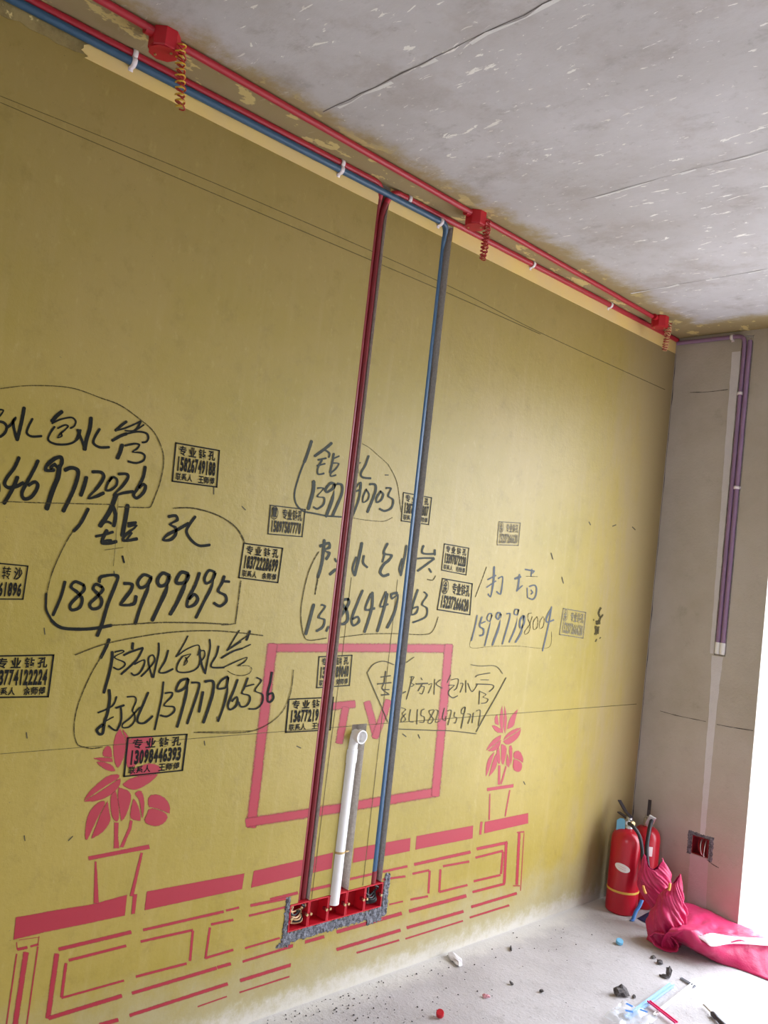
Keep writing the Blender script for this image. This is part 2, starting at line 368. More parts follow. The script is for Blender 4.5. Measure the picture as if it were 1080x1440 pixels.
rail = thing('balcony_railing', (2.1,1.65,0.35), 'grey metal railing outside the bright opening', 'railing')
g = G()
g.box((0.2,1.63,1.05),(4.0,1.67,1.09)); hang(g.build('handrail', 'rail'), rail)
for k in range(16):
    g = G(); x = 0.3+k*0.24; g.box((x,1.64,0.35),(x+0.02,1.66,1.06)); hang(g.build('baluster', 'rail'), rail)

# slab joints of the ceiling: shallow ribs and a dark slit
def ribbon_path(g, pts, w, z, mi=0, jag=0.0):
    n = len(pts); v = []
    for i, q in enumerate(pts):
        a = Vector(pts[max(i-1, 0)]); b = Vector(pts[min(i+1, n-1)]); t = (b-a).normalized(); nn = Vector((-t.y, t.x))
        for sgn in (1, -1):
            ww = w*(1+random.uniform(-jag, jag)); p = Vector(q)+nn*ww*sgn; v.append((p.x, p.y, z))
    g.add(v, [(2*i, 2*i+1, 2*i+3, 2*i+2) for i in range(n-1)], mi)
ceiling = bpy.data.objects['ceiling']
for y, x0, x1, k in ((-2.535, 0.20, 3.6, 0.0017), (-1.640, 0.5, 3.6, 0.0006), (-0.735, 0.10, 3.6, 0.0007), (-3.44, 0.25, 3.6, 0.003)):
    g = G(); pts = [(x0+(x1-x0)*i/60, y-0.03*i/60*0.6+random.uniform(-0.0035, 0.0035)) for i in range(61)]
    ribbon_path(g, pts, k, 2.7994, 0, 0.8)
    for a, b in ((1, 6), (7, 9), (10, 16), (18, 27), (33, 40), (46, 52)):
        ribbon_path(g, [(q[0], q[1]+0.004+k+random.uniform(0, 0.006)) for q in pts[a:b]], 0.0045, 2.7990, 1, 0.95)
    o = g.build('slab_joint', ['joint', 'white_wall']); o.parent = ceiling
    info(o, 'dark joint line with pale filler across the ceiling slab')

# ------------------------------------------------------------------ marks on the left wall (paint, ink, chalk)
STROKES = {
 'n1': [
  [0,-32646,17715,3,-19,-32602,17724,0,-20,-32524,17716,-16,-11,-32558,17621,-17,8,-32595,17555,-16,9],
  [0,-32600,17423,1,-27,-32525,17429,-4,-27,-32445,17404,-16,-23,-32388,17316,-26,-6,-32415,17171,-24,12,-32514,17054,-19,18],
  [0,-32386,17304,19,-18,-32292,17413,22,-15,-32216,17569,26,-3,-32218,17588,3,28,-32255,17481,-27,-1,-32199,17291,-25,-11,-32097,17048,-25,-12],
  [0,-32034,17887,-35,-1,-32046,17561,-35,1,-32096,17048,-35,2],
  [0,-31792,17651,-22,7,-31863,17434,-23,4,-31881,17268,-21,-12,-31753,17202,-4,-24,-31509,17254,4,-24],
  [0,-31068,17979,-29,27,-31185,17851,-32,24,-31296,17685,-33,22],
  [0,-31288,17624,10,-15,-31090,17766,8,-16,-30809,17875,-2,-19,-30680,17803,-17,-9,-30697,17673,-17,8,-30793,17592,-12,14],
  [0,-31122,17531,10,-15,-30949,17647,3,-18,-30862,17630,-18,-7,-30950,17500,-14,11,-31042,17400,-15,10,-31090,17288,-12,-14,-30993,17347,17,-6,-31025,17432,17,7],
  [0,-31209,17556,-20,9,-31306,17352,-21,5,-31324,17184,-19,-12,-31129,17115,-3,-23,-30841,17156,6,-22,-30642,17262,17,-15,-30577,17421,23,-5,-30557,17594,23,-1],
  [0,-30599,17586,-24,-15,-30460,17357,-24,-14,-30326,17105,-25,-13],
  [0,-30280,17965,-43,-4,-30273,17689,-43,0,-30327,17339,-43,2,-30339,17103,-43,0],
  [0,-30603,17290,18,-10,-30532,17408,20,-6,-30515,17602,21,-1],
  [0,-30002,17718,-26,10,-30104,17485,-28,5,-30116,17311,-25,-15,-29937,17235,-5,-28,-29672,17280,4,-28],
  [0,-29271,18061,-22,21,-29394,17940,-23,20,-29554,17758,-24,19],
  [0,-29554,17758,7,-18,-29292,17872,9,-17,-29031,18031,11,-16,-28857,18153,12,-16],
  [0,-28855,18140,-24,7,-28926,17962,-22,10,-29007,17858,-20,13],
  [0,-29283,17807,2,-17,-29007,17858,7,-16,-28749,18071,12,-13],
  [0,-29607,17474,21,-27,-29399,17633,19,-28,-29226,17730,17,-30],
  [0,-29226,17730,7,-20,-28910,17845,3,-22,-28646,17849,-12,-20,-28568,17737,-24,-4,-28614,17617,-17,15,-28729,17575,-8,21],
  [0,-29312,17407,-45,3,-29341,17205,-45,7,-29399,17021,-44,11],
  [0,-29227,17400,8,-22,-28958,17499,3,-24,-28814,17493,-22,-13,-28870,17372,-21,12,-28974,17266,-24,-11,-28738,17283,-7,-24,-28608,17216,-24,-11,-28637,17077,-21,14,-28839,16978,-5,24,-29077,16985,2,24],
  [0,-32387,15903,-16,-5,-32366,15827,-17,-3,-32354,15710,-17,-2],
  [0,-31994,16622,-33,10,-32075,16348,-32,14,-32215,16087,-32,13,-32259,15921,-33,-10,-32163,15835,-8,-35,-31975,15881,15,-32,-31814,16004,21,-29],
  [0,-31967,16123,-37,11,-32060,15789,-36,13,-32207,15431,-35,16],
  [0,-31515,16618,-34,10,-31599,16340,-34,11,-31748,15953,-34,12,-31807,15743,-35,-3,-31742,15610,-15,-33,-31588,15650,21,-30,-31471,15828,33,-14,-31441,15996,34,12,-31523,16066,2,36,-31670,15964,-20,30],
  [0,-31081,16439,-5,41,-31283,16408,29,29,-31262,16555,36,-17,-31081,16749,21,-35,-30940,16793,-20,-37,-30900,16654,-41,1,-30964,16498,-11,40,-31079,16584,-3,41,-31170,16487,-29,28],
  [0,-30951,16562,-52,-1,-30954,16271,-51,6,-31049,15885,-50,10,-31132,15421,-50,10],
  [0,-30793,16482,20,-36,-30635,16569,5,-41,-30458,16533,-32,-29,-30433,16347,-43,1,-30510,15957,-41,10,-30693,15411,-40,13],
  [0,-30198,16381,-43,4,-30229,16122,-43,7,-30284,15881,-42,9],
  [0,-30045,16553,1,-36,-29802,16568,-17,-33,-29719,16451,-38,-4,-29839,16176,-33,17,-30061,15847,-29,-22,-29848,15917,16,-33,-29661,16028,20,-31],
  [0,-29496,16483,-27,11,-29585,16297,-28,7,-29606,16121,-21,-20,-29472,16140,14,-25,-29332,16289,28,-9,-29338,16441,25,16,-29451,16490,-7,27,-29549,16367,-23,17],
  [0,-29304,16599,4,-32,-29076,16633,-17,-29,-29024,16530,-35,0,-29167,16268,-29,17,-29363,16015,-28,-19,-29097,16103,11,-31,-28826,16183,10,-31],
  [0,-28551,16912,-38,1,-28574,16618,-37,6,-28697,16289,-35,13,-28791,16099,-37,-8,-28684,16015,2,-35,-28514,16180,34,-16,-28467,16365,36,13,-28547,16421,-3,35,-28653,16317,-27,24],
  [2,-30069,18545,-4,-17,-29512,18465,-6,-17,-28912,18209,-10,-16,-28439,17940,-14,-13,-28137,17542,-18,-9,-28009,17154,-20,-3,-28033,16606,-20,2,-28142,16139,-19,4,-28226,15859,-16,10,-28339,15791,-6,17,-28766,15748,-2,17,-29183,15707,-2,17],
  [2,-29419,15747,-2,15,-30720,15616,-2,14,-31533,15535,-1,14,-32079,15487,-2,14,-32304,15439,-3,13],
  [2,-30069,18545,3,13,-30911,18640,1,13,-31921,18479,-2,12,-32668,18235,-3,11]],
 'n2': [
  [0,-29298,16030,-53,12,-29427,15553,-51,18,-29640,15131,-48,23],
  [0,-29348,15703,-38,-16,-29243,15480,-41,-8,-29251,15173,-42,2],
  [0,-29580,15231,8,-24,-29438,15270,-1,-26,-29334,15234,-9,-24],
  [0,-29722,14844,10,-29,-29488,14914,12,-28,-29254,15008,13,-28],
  [0,-29431,15036,-37,13,-29521,14794,-39,5,-29505,14679,-24,-29,-29311,14697,10,-36,-29120,14761,15,-35],
  [0,-29531,14690,15,-22,-29418,14757,10,-24,-29272,14780,5,-25],
  [0,-28930,15778,-51,1,-28939,15467,-50,2,-28968,14941,-50,4],
  [0,-28838,15288,8,-32,-28726,15312,8,-32,-28613,15336,8,-32],
  [0,-28828,15217,5,-38,-28600,15242,-37,-17,-28893,14949,-37,15,-28899,14806,-25,-29,-28525,14889,11,-37],
  [0,-28701,15039,-22,12,-28764,14938,-22,12,-28827,14836,-22,12],
  [0,-27638,15615,10,-36,-27424,15664,-16,-34,-27352,15548,-41,7,-27554,15402,-41,-4,-27377,15321,-34,-21,-27349,15125,-40,10,-27493,14962,-20,32,-27709,14942,34,19,-27594,15101,29,-26,-27287,15281,24,-30,-26978,15488,26,-30],
  [0,-26781,15712,-33,15,-26943,15442,-34,12,-27000,15235,-36,-7,-26796,15003,-23,-25,-26519,14877,-5,-32,-26175,14933,8,-33],
  [0,-28892,14379,-19,-6,-28855,14292,-19,-6,-28817,14205,-19,-6],
  [2,-29432,14499,3,-9,-29167,14557,3,-9,-28899,14616,3,-9],
  [2,-29232,15954,-7,-1,-29155,15018,-7,0,-29118,14078,-7,0],
  [0,-30402,13577,-32,7,-30463,13168,-31,9,-30604,12691,-31,11],
  [0,-29880,13517,9,32,-30126,13594,-13,32,-30224,13452,-34,-5,-30043,13325,-22,-25,-29878,13150,-34,-8,-29918,12920,-28,23,-30119,12844,12,31,-30183,12977,35,-5,-30025,13189,29,-22,-29861,13380,34,-11,-29880,13517,35,2],
  [0,-29371,13500,10,33,-29549,13559,-16,32,-29606,13440,-35,-5,-29467,13309,-27,-22,-29321,13130,-36,-5,-29369,12942,-27,25,-29557,12897,11,32,-29646,13023,36,-4,-29479,13215,30,-22,-29334,13409,37,-6,-29371,13500,34,10],
  [0,-29462,13634,37,-14,-29408,13777,25,-30,-28968,13829,-27,-26,-29002,13521,-39,9,-29136,13045,-39,11,-29233,12481,-39,11,-29324,12177,-38,14],
  [0,-28739,13630,1,-38,-28507,13620,-29,-25,-28510,13453,-40,12,-28700,13158,-38,17,-28735,13038,-30,-24,-28381,13077,29,-29,-28333,13294,41,-10],
  [0,-27935,13848,8,35,-28181,13905,-15,34,-28337,13702,-39,3,-28236,13540,-11,-34,-28037,13624,29,-26,-27935,13848,37,-15,-28017,13479,-39,10,-28161,12990,-38,11,-28255,12530,-39,10],
  [0,-27378,13933,11,40,-27605,13992,-18,39,-27739,13787,-46,2,-27635,13622,-13,-39,-27429,13708,37,-27,-27377,13933,46,-10,-27429,13511,-46,11,-27585,13062,-44,15,-27742,12641,-43,16],
  [0,-26774,14023,6,42,-27005,14058,-23,38,-27141,13824,-47,0,-27071,13729,-15,-39,-26827,13794,36,-29,-26773,14023,47,-10,-26862,13641,-47,13,-27024,13184,-45,17,-27197,12830,-43,19],
  [0,-26406,14073,-42,10,-26500,13712,-42,12,-26672,13300,-42,9,-26669,13074,-24,-29,-26448,13134,30,-29,-26358,13315,43,5,-26490,13435,-1,38,-26644,13301,-31,28],
  [0,-25884,14134,6,33,-26097,14171,-19,29,-26211,13933,-38,1,-26131,13785,-9,-32,-25940,13899,32,-20,-25866,14135,38,-10,-25941,13693,-38,10,-26141,13223,-36,13,-26338,12758,-36,14],
  [0,-25536,14028,-41,10,-25597,13816,-41,11,-25685,13579,-39,-13,-25425,13462,-33,-21,-25369,13283,-41,12,-25561,13134,-9,36,-25783,13213,14,33],
  [0,-25577,13885,2,-31,-25455,13885,2,-31,-25332,13884,2,-31],
  [0,-30034,15550,-35,13,-30192,15142,-33,17,-30350,14920,-31,21],
  [2,-30350,14920,-16,9,-30463,14727,-17,8,-30650,14236,-17,6,-30787,13733,-18,4,-30851,13194,-18,3],
  [0,-30856,13238,-25,0,-30836,13017,-24,-2,-30789,12796,-23,-8,-30577,12491,-20,-12],
  [0,-30631,12556,-19,-26,-30430,12405,-12,-30,-30145,12344,0,-34,-29532,12358,8,-34,-28959,12465,11,-34],
  [2,-28959,12465,4,-21,-28151,12533,4,-21,-27410,12587,4,-22,-26288,12608,2,-23,-25210,12596,2,-23],
  [2,-27533,15868,3,-24,-26862,15949,-1,-24,-25990,15828,-9,-24,-25305,15523,-20,-19,-24938,15090,-25,-15],
  [2,-25430,12563,6,-21,-24991,12617,17,-17,-24939,12745,25,-5,-24926,13937,25,-1]],
 'n3': [
  [0,-28968,12080,-36,12,-29030,11864,-35,14,-29143,11577,-34,15],
  [2,-29120,11634,-18,10,-29333,11207,-18,9,-29505,10730,-19,8,-29621,10283,-19,6,-29652,9865,-19,3,-29607,9527,-18,-2,-29485,9267,-12,-12,-29298,9183,-3,-17,-29052,9123,2,-19,-28754,9144,5,-19],
  [0,-28829,11735,-34,2,-28811,11490,-34,4,-28841,11144,-34,8,-28924,10628,-33,9],
  [0,-28752,11736,7,-18,-28556,11780,-3,-18,-28503,11737,-21,2,-28748,11591,-20,-1,-28449,11459,-15,-11,-28420,11357,-20,8,-28578,11256,-4,19,-28741,11316,5,17],
  [0,-28252,11987,-32,2,-28249,11907,-32,2,-28246,11826,-32,2],
  [0,-28475,11649,14,-21,-28298,11737,13,-22,-27929,11857,11,-22],
  [0,-27927,11843,-23,11,-28076,11517,-21,14,-28482,11124,-18,16],
  [0,-28124,11399,12,-19,-27850,11516,-10,-17,-27829,11368,-23,5,-27931,11161,-18,15,-28082,11089,-1,21,-28186,11150,10,17],
  [0,-27868,11057,17,-14,-27711,11218,18,-13,-27517,11485,22,-4,-27589,11650,5,18,-27711,11575,-20,9,-27661,11337,-21,-3,-27519,11021,-20,-5],
  [0,-27454,11996,-23,0,-27417,11726,-24,2,-27459,11305,-23,5,-27486,11021,-23,5],
  [0,-27122,11787,-25,6,-27182,11484,-25,9,-27325,11183,-21,-9,-27136,11151,6,-23,-26895,11254,14,-21],
  [0,-28780,10696,-34,-1,-28732,10450,-34,3,-28742,10076,-34,9,-28799,9820,-34,9,-28806,9534,-29,22,-28909,9506,9,28,-28986,9630,34,-9,-28836,9751,25,-26],
  [0,-29017,10088,10,-18,-28800,10165,11,-17,-28602,10286,17,-13,-28538,10501,20,-8],
  [0,-28786,9834,8,-12,-28671,9893,8,-12,-28556,9952,8,-12],
  [0,-28512,10196,11,-22,-28399,10228,11,-22,-28286,10260,11,-23],
  [0,-28375,10219,-23,0,-28313,9882,-24,5,-28385,9610,-19,17,-28476,9586,1,21,-28662,9712,11,17],
  [0,-28223,10491,2,-18,-27999,10484,-9,-14,-27934,10364,-19,1,-28011,10102,-19,-1,-27934,10010,-18,-4,-27906,9803,-19,7,-28044,9649,-11,16,-28234,9645,11,12,-28248,9748,18,-9,-28047,9898,15,-14,-27796,10181,16,-13],
  [0,-27592,10590,-27,11,-27706,10237,-27,11,-27821,9887,-28,4,-27770,9752,-15,-19,-27573,9741,13,-24,-27366,9910,21,-20],
  [0,-27149,10879,-24,3,-27141,10456,-24,4,-27184,10036,-24,6,-27241,9529,-24,6],
  [0,-27054,10559,5,-23,-26834,10568,-16,-15,-26834,10446,-25,10,-27040,10211,-23,-7,-26725,10153,-17,-15,-26688,10015,-25,11,-26893,9887,-9,23,-27118,9928,1,22],
  [0,-26539,12211,-18,7,-26637,11980,-17,8,-26843,11604,-17,8],
  [0,-26843,11604,11,-12,-26540,11817,10,-13,-26182,11952,-3,-14,-26092,11853,-17,-3,-26122,11654,-17,4],
  [0,-26624,11621,7,-14,-26372,11686,-13,-8,-26499,11522,-16,7,-26550,11359,-7,-12,-26452,11457,17,-3,-26527,11588,15,5],
  [0,-26640,11604,-19,9,-26758,11393,-20,6,-26749,11198,-15,-10,-26521,11146,2,-18,-26227,11192,11,-17,-26056,11322,19,-10,-26027,11521,21,-4],
  [0,-26069,11820,-27,0,-26041,11621,-26,-3,-25922,11321,-25,-7,-25797,11120,-24,-9],
  [0,-26032,11422,17,-10,-25887,11621,19,-4,-25930,11787,10,13,-26062,11770,-5,16],
  [0,-25783,12123,-23,-2,-25731,11889,-23,1,-25761,11554,-23,4,-25795,11103,-23,4],
  [0,-25441,11925,-26,5,-25482,11655,-25,8,-25621,11386,-25,1,-25548,11285,-11,-18,-25151,11281,3,-22],
  [0,-24765,12412,-17,8,-24914,12169,-17,8,-25123,11791,-17,8],
  [0,-25123,11791,10,-11,-24890,11929,10,-11,-24654,12069,11,-11],
  [0,-24369,12403,-31,9,-24411,12263,-31,9,-24454,12124,-31,9],
  [0,-24997,11894,10,-10,-24679,12104,10,-10,-24356,12317,10,-10],
  [0,-25292,11570,16,-19,-24899,11775,13,-20,-24583,11863,11,-21],
  [0,-24583,11863,9,-12,-24436,11925,9,-12,-24288,11987,9,-13],
  [0,-25191,11282,9,-14,-24771,11450,9,-14,-24377,11587,-12,-11,-24441,11448,-15,11,-24671,11329,-11,13],
  [2,-24671,11329,2,-14,-24298,11326,-3,-13,-24138,11238,-16,-3,-24221,11082,-12,11,-24505,11027,-3,14,-24799,11073,4,13,-25016,11178,7,12],
  [0,-26365,10963,-14,28,-26598,10902,-25,23,-26709,10645,-29,-10,-26594,10609,8,-29,-26389,10734,30,-18,-26346,10963,34,-9,-26352,10602,-34,6,-26414,10114,-34,9,-26522,9565,-33,10],
  [0,-26217,10846,1,-26,-25967,10824,-21,-17,-25958,10625,-31,6,-26065,10166,-30,9,-26199,9646,-30,10],
  [0,-25795,10554,-35,7,-25815,10289,-35,7,-25848,9975,-35,8],
  [0,-25762,10869,5,-33,-25489,10864,-24,-23,-25443,10544,-40,6,-25534,10078,-39,12,-25648,9650,-38,13],
  [0,-24992,11007,-20,22,-25214,10876,-25,17,-25304,10675,-26,-9,-25180,10638,4,-25,-24989,10701,26,-17,-24969,10990,31,-5,-24944,10530,-31,5,-25018,10057,-30,9,-25140,9657,-29,10],
  [0,-24610,10898,-30,9,-24720,10523,-30,10,-24850,10152,-31,2,-24767,9995,-8,-23,-24574,10073,25,-18,-24516,10242,31,-2,-24575,10365,5,25,-24722,10250,-23,20],
  [0,-24243,10943,-27,8,-24326,10651,-27,9,-24385,10479,-23,-9,-24123,10402,-18,-15,-24061,10261,-28,4,-24163,10091,-18,19,-24367,10065,9,20,-24470,10206,23,9],
  [0,-24289,10684,8,-17,-24137,10715,8,-17,-23983,10747,8,-17],
  [0,-23907,10955,-13,-17,-23720,10847,-25,-3,-23912,10553,-24,-5,-23615,10422,-21,-10,-23579,10174,-25,9,-23767,9988,-14,19,-24063,9983,-5,21],
  [0,-23344,11106,-33,5,-23361,10769,-33,6,-23408,10486,-33,4,-23366,10202,-23,-16,-23254,10180,16,-25,-23161,10301,33,-6,-23226,10446,13,23,-23375,10414,-13,26],
  [2,-25821,9377,2,-10,-24713,9328,2,-10,-23795,9290,2,-11],
  [2,-22487,11173,-23,2,-22495,10456,-23,5,-22741,9841,-19,11,-23338,9430,-13,16,-24155,9261,-6,17,-25940,9369,-2,16],
  [2,-29881,11656,9,-17,-28910,11998,8,-18,-27260,12295,5,-20,-25601,12386,2,-21,-23855,12274,0,-22]],
 'n4': [
  [1,-22832,18639,-42,3,-22931,18227,-41,4,-23022,17926,-41,5],
  [1,-23007,17982,-24,3,-23146,17551,-24,3,-23265,17002,-24,0,-23241,16687,-23,-6,-23075,16460,-17,-14,-22787,16334,-7,-19,-22328,16316,-2,-20,-21859,16298,-1,-20,-21193,16337,1,-20],
  [2,-20654,16360,-1,-11,-20044,16352,0,-11,-19213,16406,4,-11,-18809,16587,8,-10],
  [2,-19311,18436,-15,-9,-18928,18063,-16,-8,-18707,17701,-18,-5,-18509,17134,-19,-4,-18407,16830,-19,-4],
  [2,-20642,18947,-5,-9,-20271,18858,-6,-9,-19824,18664,-7,-8,-19311,18436,-8,-8],
  [1,-21985,18732,-31,19,-22191,18532,-30,21,-22628,18187,-27,22],
  [1,-22227,18453,-15,-22,-22027,18377,-26,-13,-22031,18248,-30,-2],
  [1,-22475,18085,8,-20,-22309,18139,8,-20,-22141,18193,9,-20],
  [1,-22491,17884,9,-18,-22327,17946,9,-18,-22160,18008,9,-18],
  [1,-22313,18093,-28,7,-22438,17838,-29,1,-22407,17625,-17,-20,-22159,17680,6,-23],
  [1,-21838,18390,-33,-1,-21863,18073,-33,0,-21910,17754,-32,1],
  [1,-21794,18250,12,-15,-21694,18303,12,-15,-21593,18356,12,-15],
  [1,-21839,18077,1,-20,-21579,18099,-22,-13,-21672,17919,-22,9,-21861,17743,-25,5,-21845,17635,-14,-18,-21640,17702,9,-19],
  [1,-20696,18465,-20,0,-20701,18416,-20,0,-20706,18368,-20,0],
  [1,-20733,18213,12,-11,-20676,18250,12,-11,-20618,18288,12,-11],
  [1,-20716,18102,-34,-5,-20702,18010,-34,-5,-20688,17918,-34,-5],
  [1,-20278,18570,-34,3,-20381,18230,-33,6,-20540,17940,-35,-3,-20443,17803,-19,-23,-20061,17820,-1,-27],
  [1,-22550,17352,-50,-5,-22526,17031,-50,0,-22644,16441,-49,5],
  [1,-22361,17161,1,-23,-22107,17178,-26,-13,-22322,16895,-27,-11,-22039,16877,-22,-17,-22030,16660,-28,8,-22261,16487,-7,23,-22428,16521,8,23],
  [1,-21641,17389,6,33,-21833,17398,-18,29,-22013,17172,-42,-3,-21930,17092,-5,-33,-21692,17253,35,-17,-21641,17389,41,-7,-21667,16925,-42,3,-21856,16280,-41,6],
  [1,-21549,17420,-8,-31,-21328,17395,-31,-22,-21305,17083,-41,2,-21581,16348,-39,8],
  [1,-20747,17307,27,-8,-20627,17512,24,-12,-20490,17607,-12,-21,-20481,17381,-26,10,-20692,17277,-15,19],
  [1,-20484,17570,-35,-1,-20505,17037,-35,2,-20711,16410,-34,5],
  [1,-20206,17418,-24,4,-20317,17137,-25,1,-20288,16951,-11,-17,-20099,17051,21,-10,-20051,17248,25,5,-20203,17399,21,12],
  [1,-20080,17607,1,-30,-19823,17624,-27,-24,-19782,17360,-41,0,-20036,16639,-39,6],
  [1,-19530,17433,-31,9,-19676,17182,-33,2,-19653,17031,-14,-23,-19458,17132,27,-14,-19382,17336,33,8,-19530,17433,23,19],
  [1,-19287,17582,0,-27,-19046,17595,-30,-18,-19140,17329,-35,-11,-18877,17206,-34,-13,-18916,16927,-32,13,-19216,16774,-6,27,-19489,16819,10,26]],
 'n5': [
  [1,-21819,15476,-46,-1,-21805,14766,-46,3,-21909,14239,-45,6],
  [2,-21890,14311,-33,3,-21928,13956,-33,3,-21947,13672,-33,3],
  [1,-21972,15273,20,-34,-21622,15399,-20,-35,-21571,15261,-47,12,-21770,15148,-48,-4,-21543,15073,-45,-15,-21637,14874,-46,13],
  [1,-21268,14904,-26,-13,-21230,14859,-26,-13,-21191,14813,-26,-13],
  [1,-21406,14367,32,-23,-21295,14458,32,-23,-21183,14550,32,-23],
  [1,-20135,15536,-49,2,-20175,15138,-49,4,-20296,14416,-49,5],
  [1,-20323,15027,-32,5,-20430,14652,-32,-1,-20332,14438,-31,-7],
  [1,-19970,15105,-37,0,-19966,14858,-33,-12,-19745,14726,-23,-21],
  [1,-18918,15622,-47,8,-19041,15282,-41,-19,-18647,15238,-43,-17,-18760,15051,-41,19,-18980,14882,-41,19,-19114,14620,-48,-5,-18953,14479,-12,-34,-18683,14548,17,-33],
  [1,-18999,15235,-34,4,-19032,15106,-34,5,-19064,14977,-34,5],
  [1,-17950,15632,-44,1,-17987,15163,-43,2,-18076,14562,-43,4],
  [1,-18095,15154,-32,4,-18183,14787,-32,-2,-18080,14588,-31,-8],
  [1,-17065,15712,-42,-1,-17061,15448,-29,-21,-16408,15475,2,-29],
  [1,-16429,15608,-43,-4,-16417,15528,-43,-4,-16404,15449,-43,-4],
  [1,-17402,15209,7,-23,-17033,15265,5,-23,-16422,15314,4,-24],
  [1,-16418,15287,-29,21,-16840,15015,-28,21,-17221,14776,-28,21],
  [1,-16629,14897,-28,-14,-16561,14835,-28,-14,-16493,14773,-28,-14],
  [2,-16681,14495,-1,-21,-16370,14488,16,-18,-16240,14657,28,-10],
  [1,-21955,13320,-45,7,-22038,12872,-44,8,-22141,12356,-44,8],
  [1,-21623,13334,-15,-25,-21460,13269,-35,-8,-21685,12930,-34,-9,-21427,12843,-31,-13,-21453,12605,-33,15,-21706,12458,-24,23],
  [1,-21207,12611,-29,10,-21243,12539,-29,10,-21278,12467,-29,10],
  [1,-20463,13577,-11,33,-20683,13542,-35,23,-20693,13397,-43,-8,-20465,13163,-41,-12,-20389,12874,-44,10,-20560,12724,-15,33,-20758,12767,36,17,-20724,12961,43,-12,-20437,13407,45,-7,-20463,13577,45,2],
  [1,-19854,13901,-38,9,-20022,13474,-38,9,-20202,12928,-39,1,-20100,12687,-11,-27,-19856,12816,39,-10,-19948,12985,13,27,-20166,12905,-19,26],
  [1,-19434,13799,-43,9,-19624,13268,-32,-21,-19189,13310,8,-32],
  [1,-19374,13852,-44,-1,-19325,13305,-44,4,-19538,12478,-43,8],
  [1,-18726,13911,-37,8,-18926,13396,-26,-19,-18555,13487,14,-26],
  [1,-18644,13839,-45,5,-18733,13277,-45,7,-18930,12515,-44,8],
  [1,-18157,13915,-16,32,-18433,13849,-41,16,-18374,13699,-16,-30,-18105,13814,-24,-28,-18189,13195,-46,9,-18461,12652,-43,13],
  [1,-17111,14073,-37,6,-17262,13594,-37,5,-17309,13174,-22,-20,-17056,13236,30,-17,-17013,13447,23,20,-17267,13385,-14,25],
  [1,-16759,14013,-24,-16,-16586,13889,-34,-3,-16803,13561,-33,-5,-16511,13414,-31,-9,-16538,13095,-30,14,-17186,12865,-17,21],
  [2,-22004,15081,-22,7,-22217,14688,-23,6,-22378,14163,-23,4,-22467,13368,-24,1,-22422,12860,-23,-2,-22223,12308,-19,-9,-21962,12149,-4,-18,-21243,12230,6,-19],
  [2,-20683,12262,4,-14,-19458,12395,4,-15,-18073,12441,2,-15,-16588,12431,6,-16,-16067,12574,18,-11,-15838,13117,23,-5]],
 'n6': [
  [2,-13308,15194,-26,4,-13534,14612,-26,4,-13801,13982,-25,5],
  [2,-13778,12386,-13,0,-13735,11963,-8,-6,-12463,12024,2,-9,-10768,12056,1,-9,-8561,12000,11,-7,-8425,12696,16,-2],
  [1,-12825,15229,-44,-2,-12780,14623,-44,1,-12852,14062,-21,25,-13025,14123,20,24],
  [1,-13147,14704,16,-16,-12906,14806,17,-16,-12662,14909,17,-16],
  [1,-13150,14393,18,-13,-12889,14538,18,-13,-12625,14684,18,-13],
  [1,-12478,14798,11,-22,-12207,14851,-22,-18,-12218,14234,-33,10,-12320,14176,-3,23,-12499,14255,20,19],
  [1,-11409,14848,22,-29,-11215,14905,23,-29,-11019,14963,23,-29],
  [1,-11118,15028,-44,0,-11125,14542,-43,3,-11182,14360,-43,5],
  [1,-11156,14379,22,-12,-10998,14486,22,-12,-10840,14595,22,-12],
  [1,-10778,15286,-3,-22,-10447,15273,-3,-22,-10112,15260,-3,-22],
  [1,-10304,15320,-30,0,-10309,15173,-30,0,-10315,15027,-30,0],
  [2,-10671,15003,1,-11,-10253,15021,1,-11,-9829,15040,1,-11],
  [1,-10112,15260,-23,9,-10164,15211,-23,9,-10216,15161,-23,9],
  [1,-10498,14505,-27,-2,-10449,14308,-27,-2,-10401,14110,-27,-2],
  [1,-10361,14586,12,-21,-10010,14660,-9,-21,-9837,14542,-34,-7,-9842,14210,-35,7,-10029,14054,-13,21,-10309,14096,8,21],
  [1,-10217,14447,-23,-11,-10079,14345,-30,0,-10187,14266,-23,12],
  [1,-13576,13241,-29,2,-13620,12865,-29,3,-13756,12251,-28,4],
  [1,-13274,13182,-37,5,-13351,12837,-34,-8,-13090,12706,-33,-10,-13083,12500,-32,14,-13288,12445,-17,22],
  [1,-13262,12943,13,-15,-13148,12980,13,-15,-13033,13018,13,-15],
  [1,-12652,13341,-3,17,-12842,13335,-17,14,-12943,13124,-25,-5,-12739,13043,11,-16,-12646,13307,27,-5,-12746,12748,-27,3,-12903,12055,-27,4],
  [1,-12107,13395,-4,26,-12301,13388,-28,20,-12355,13212,-38,-9,-12205,13146,13,-25,-12073,13361,39,-10,-12126,12833,-41,6,-12420,12094,-40,8],
  [1,-11709,13374,4,-21,-11482,13382,-24,-15,-11514,13061,-34,4,-11787,12135,-33,6],
  [1,-10964,13579,-3,20,-11167,13571,-23,14,-11195,13391,-25,-11,-10986,13363,19,-16,-10935,13580,32,-4,-11019,12859,-32,5,-11344,12211,-30,7],
  [1,-10570,13341,-36,13,-10746,13154,-40,7,-10727,12866,-33,-13,-10604,12833,17,-24,-10463,13054,41,-4,-10541,13342,41,3,-10580,12689,-41,7,-10912,12216,-38,11],
  [2,-9991,13470,-8,14,-10226,13425,-20,9,-10219,13206,-23,-3,-10026,12956,-24,-2,-10067,12663,-21,8,-10318,12550,9,13,-10343,12694,23,-4,-10086,12955,22,-6,-9937,13325,24,-4],
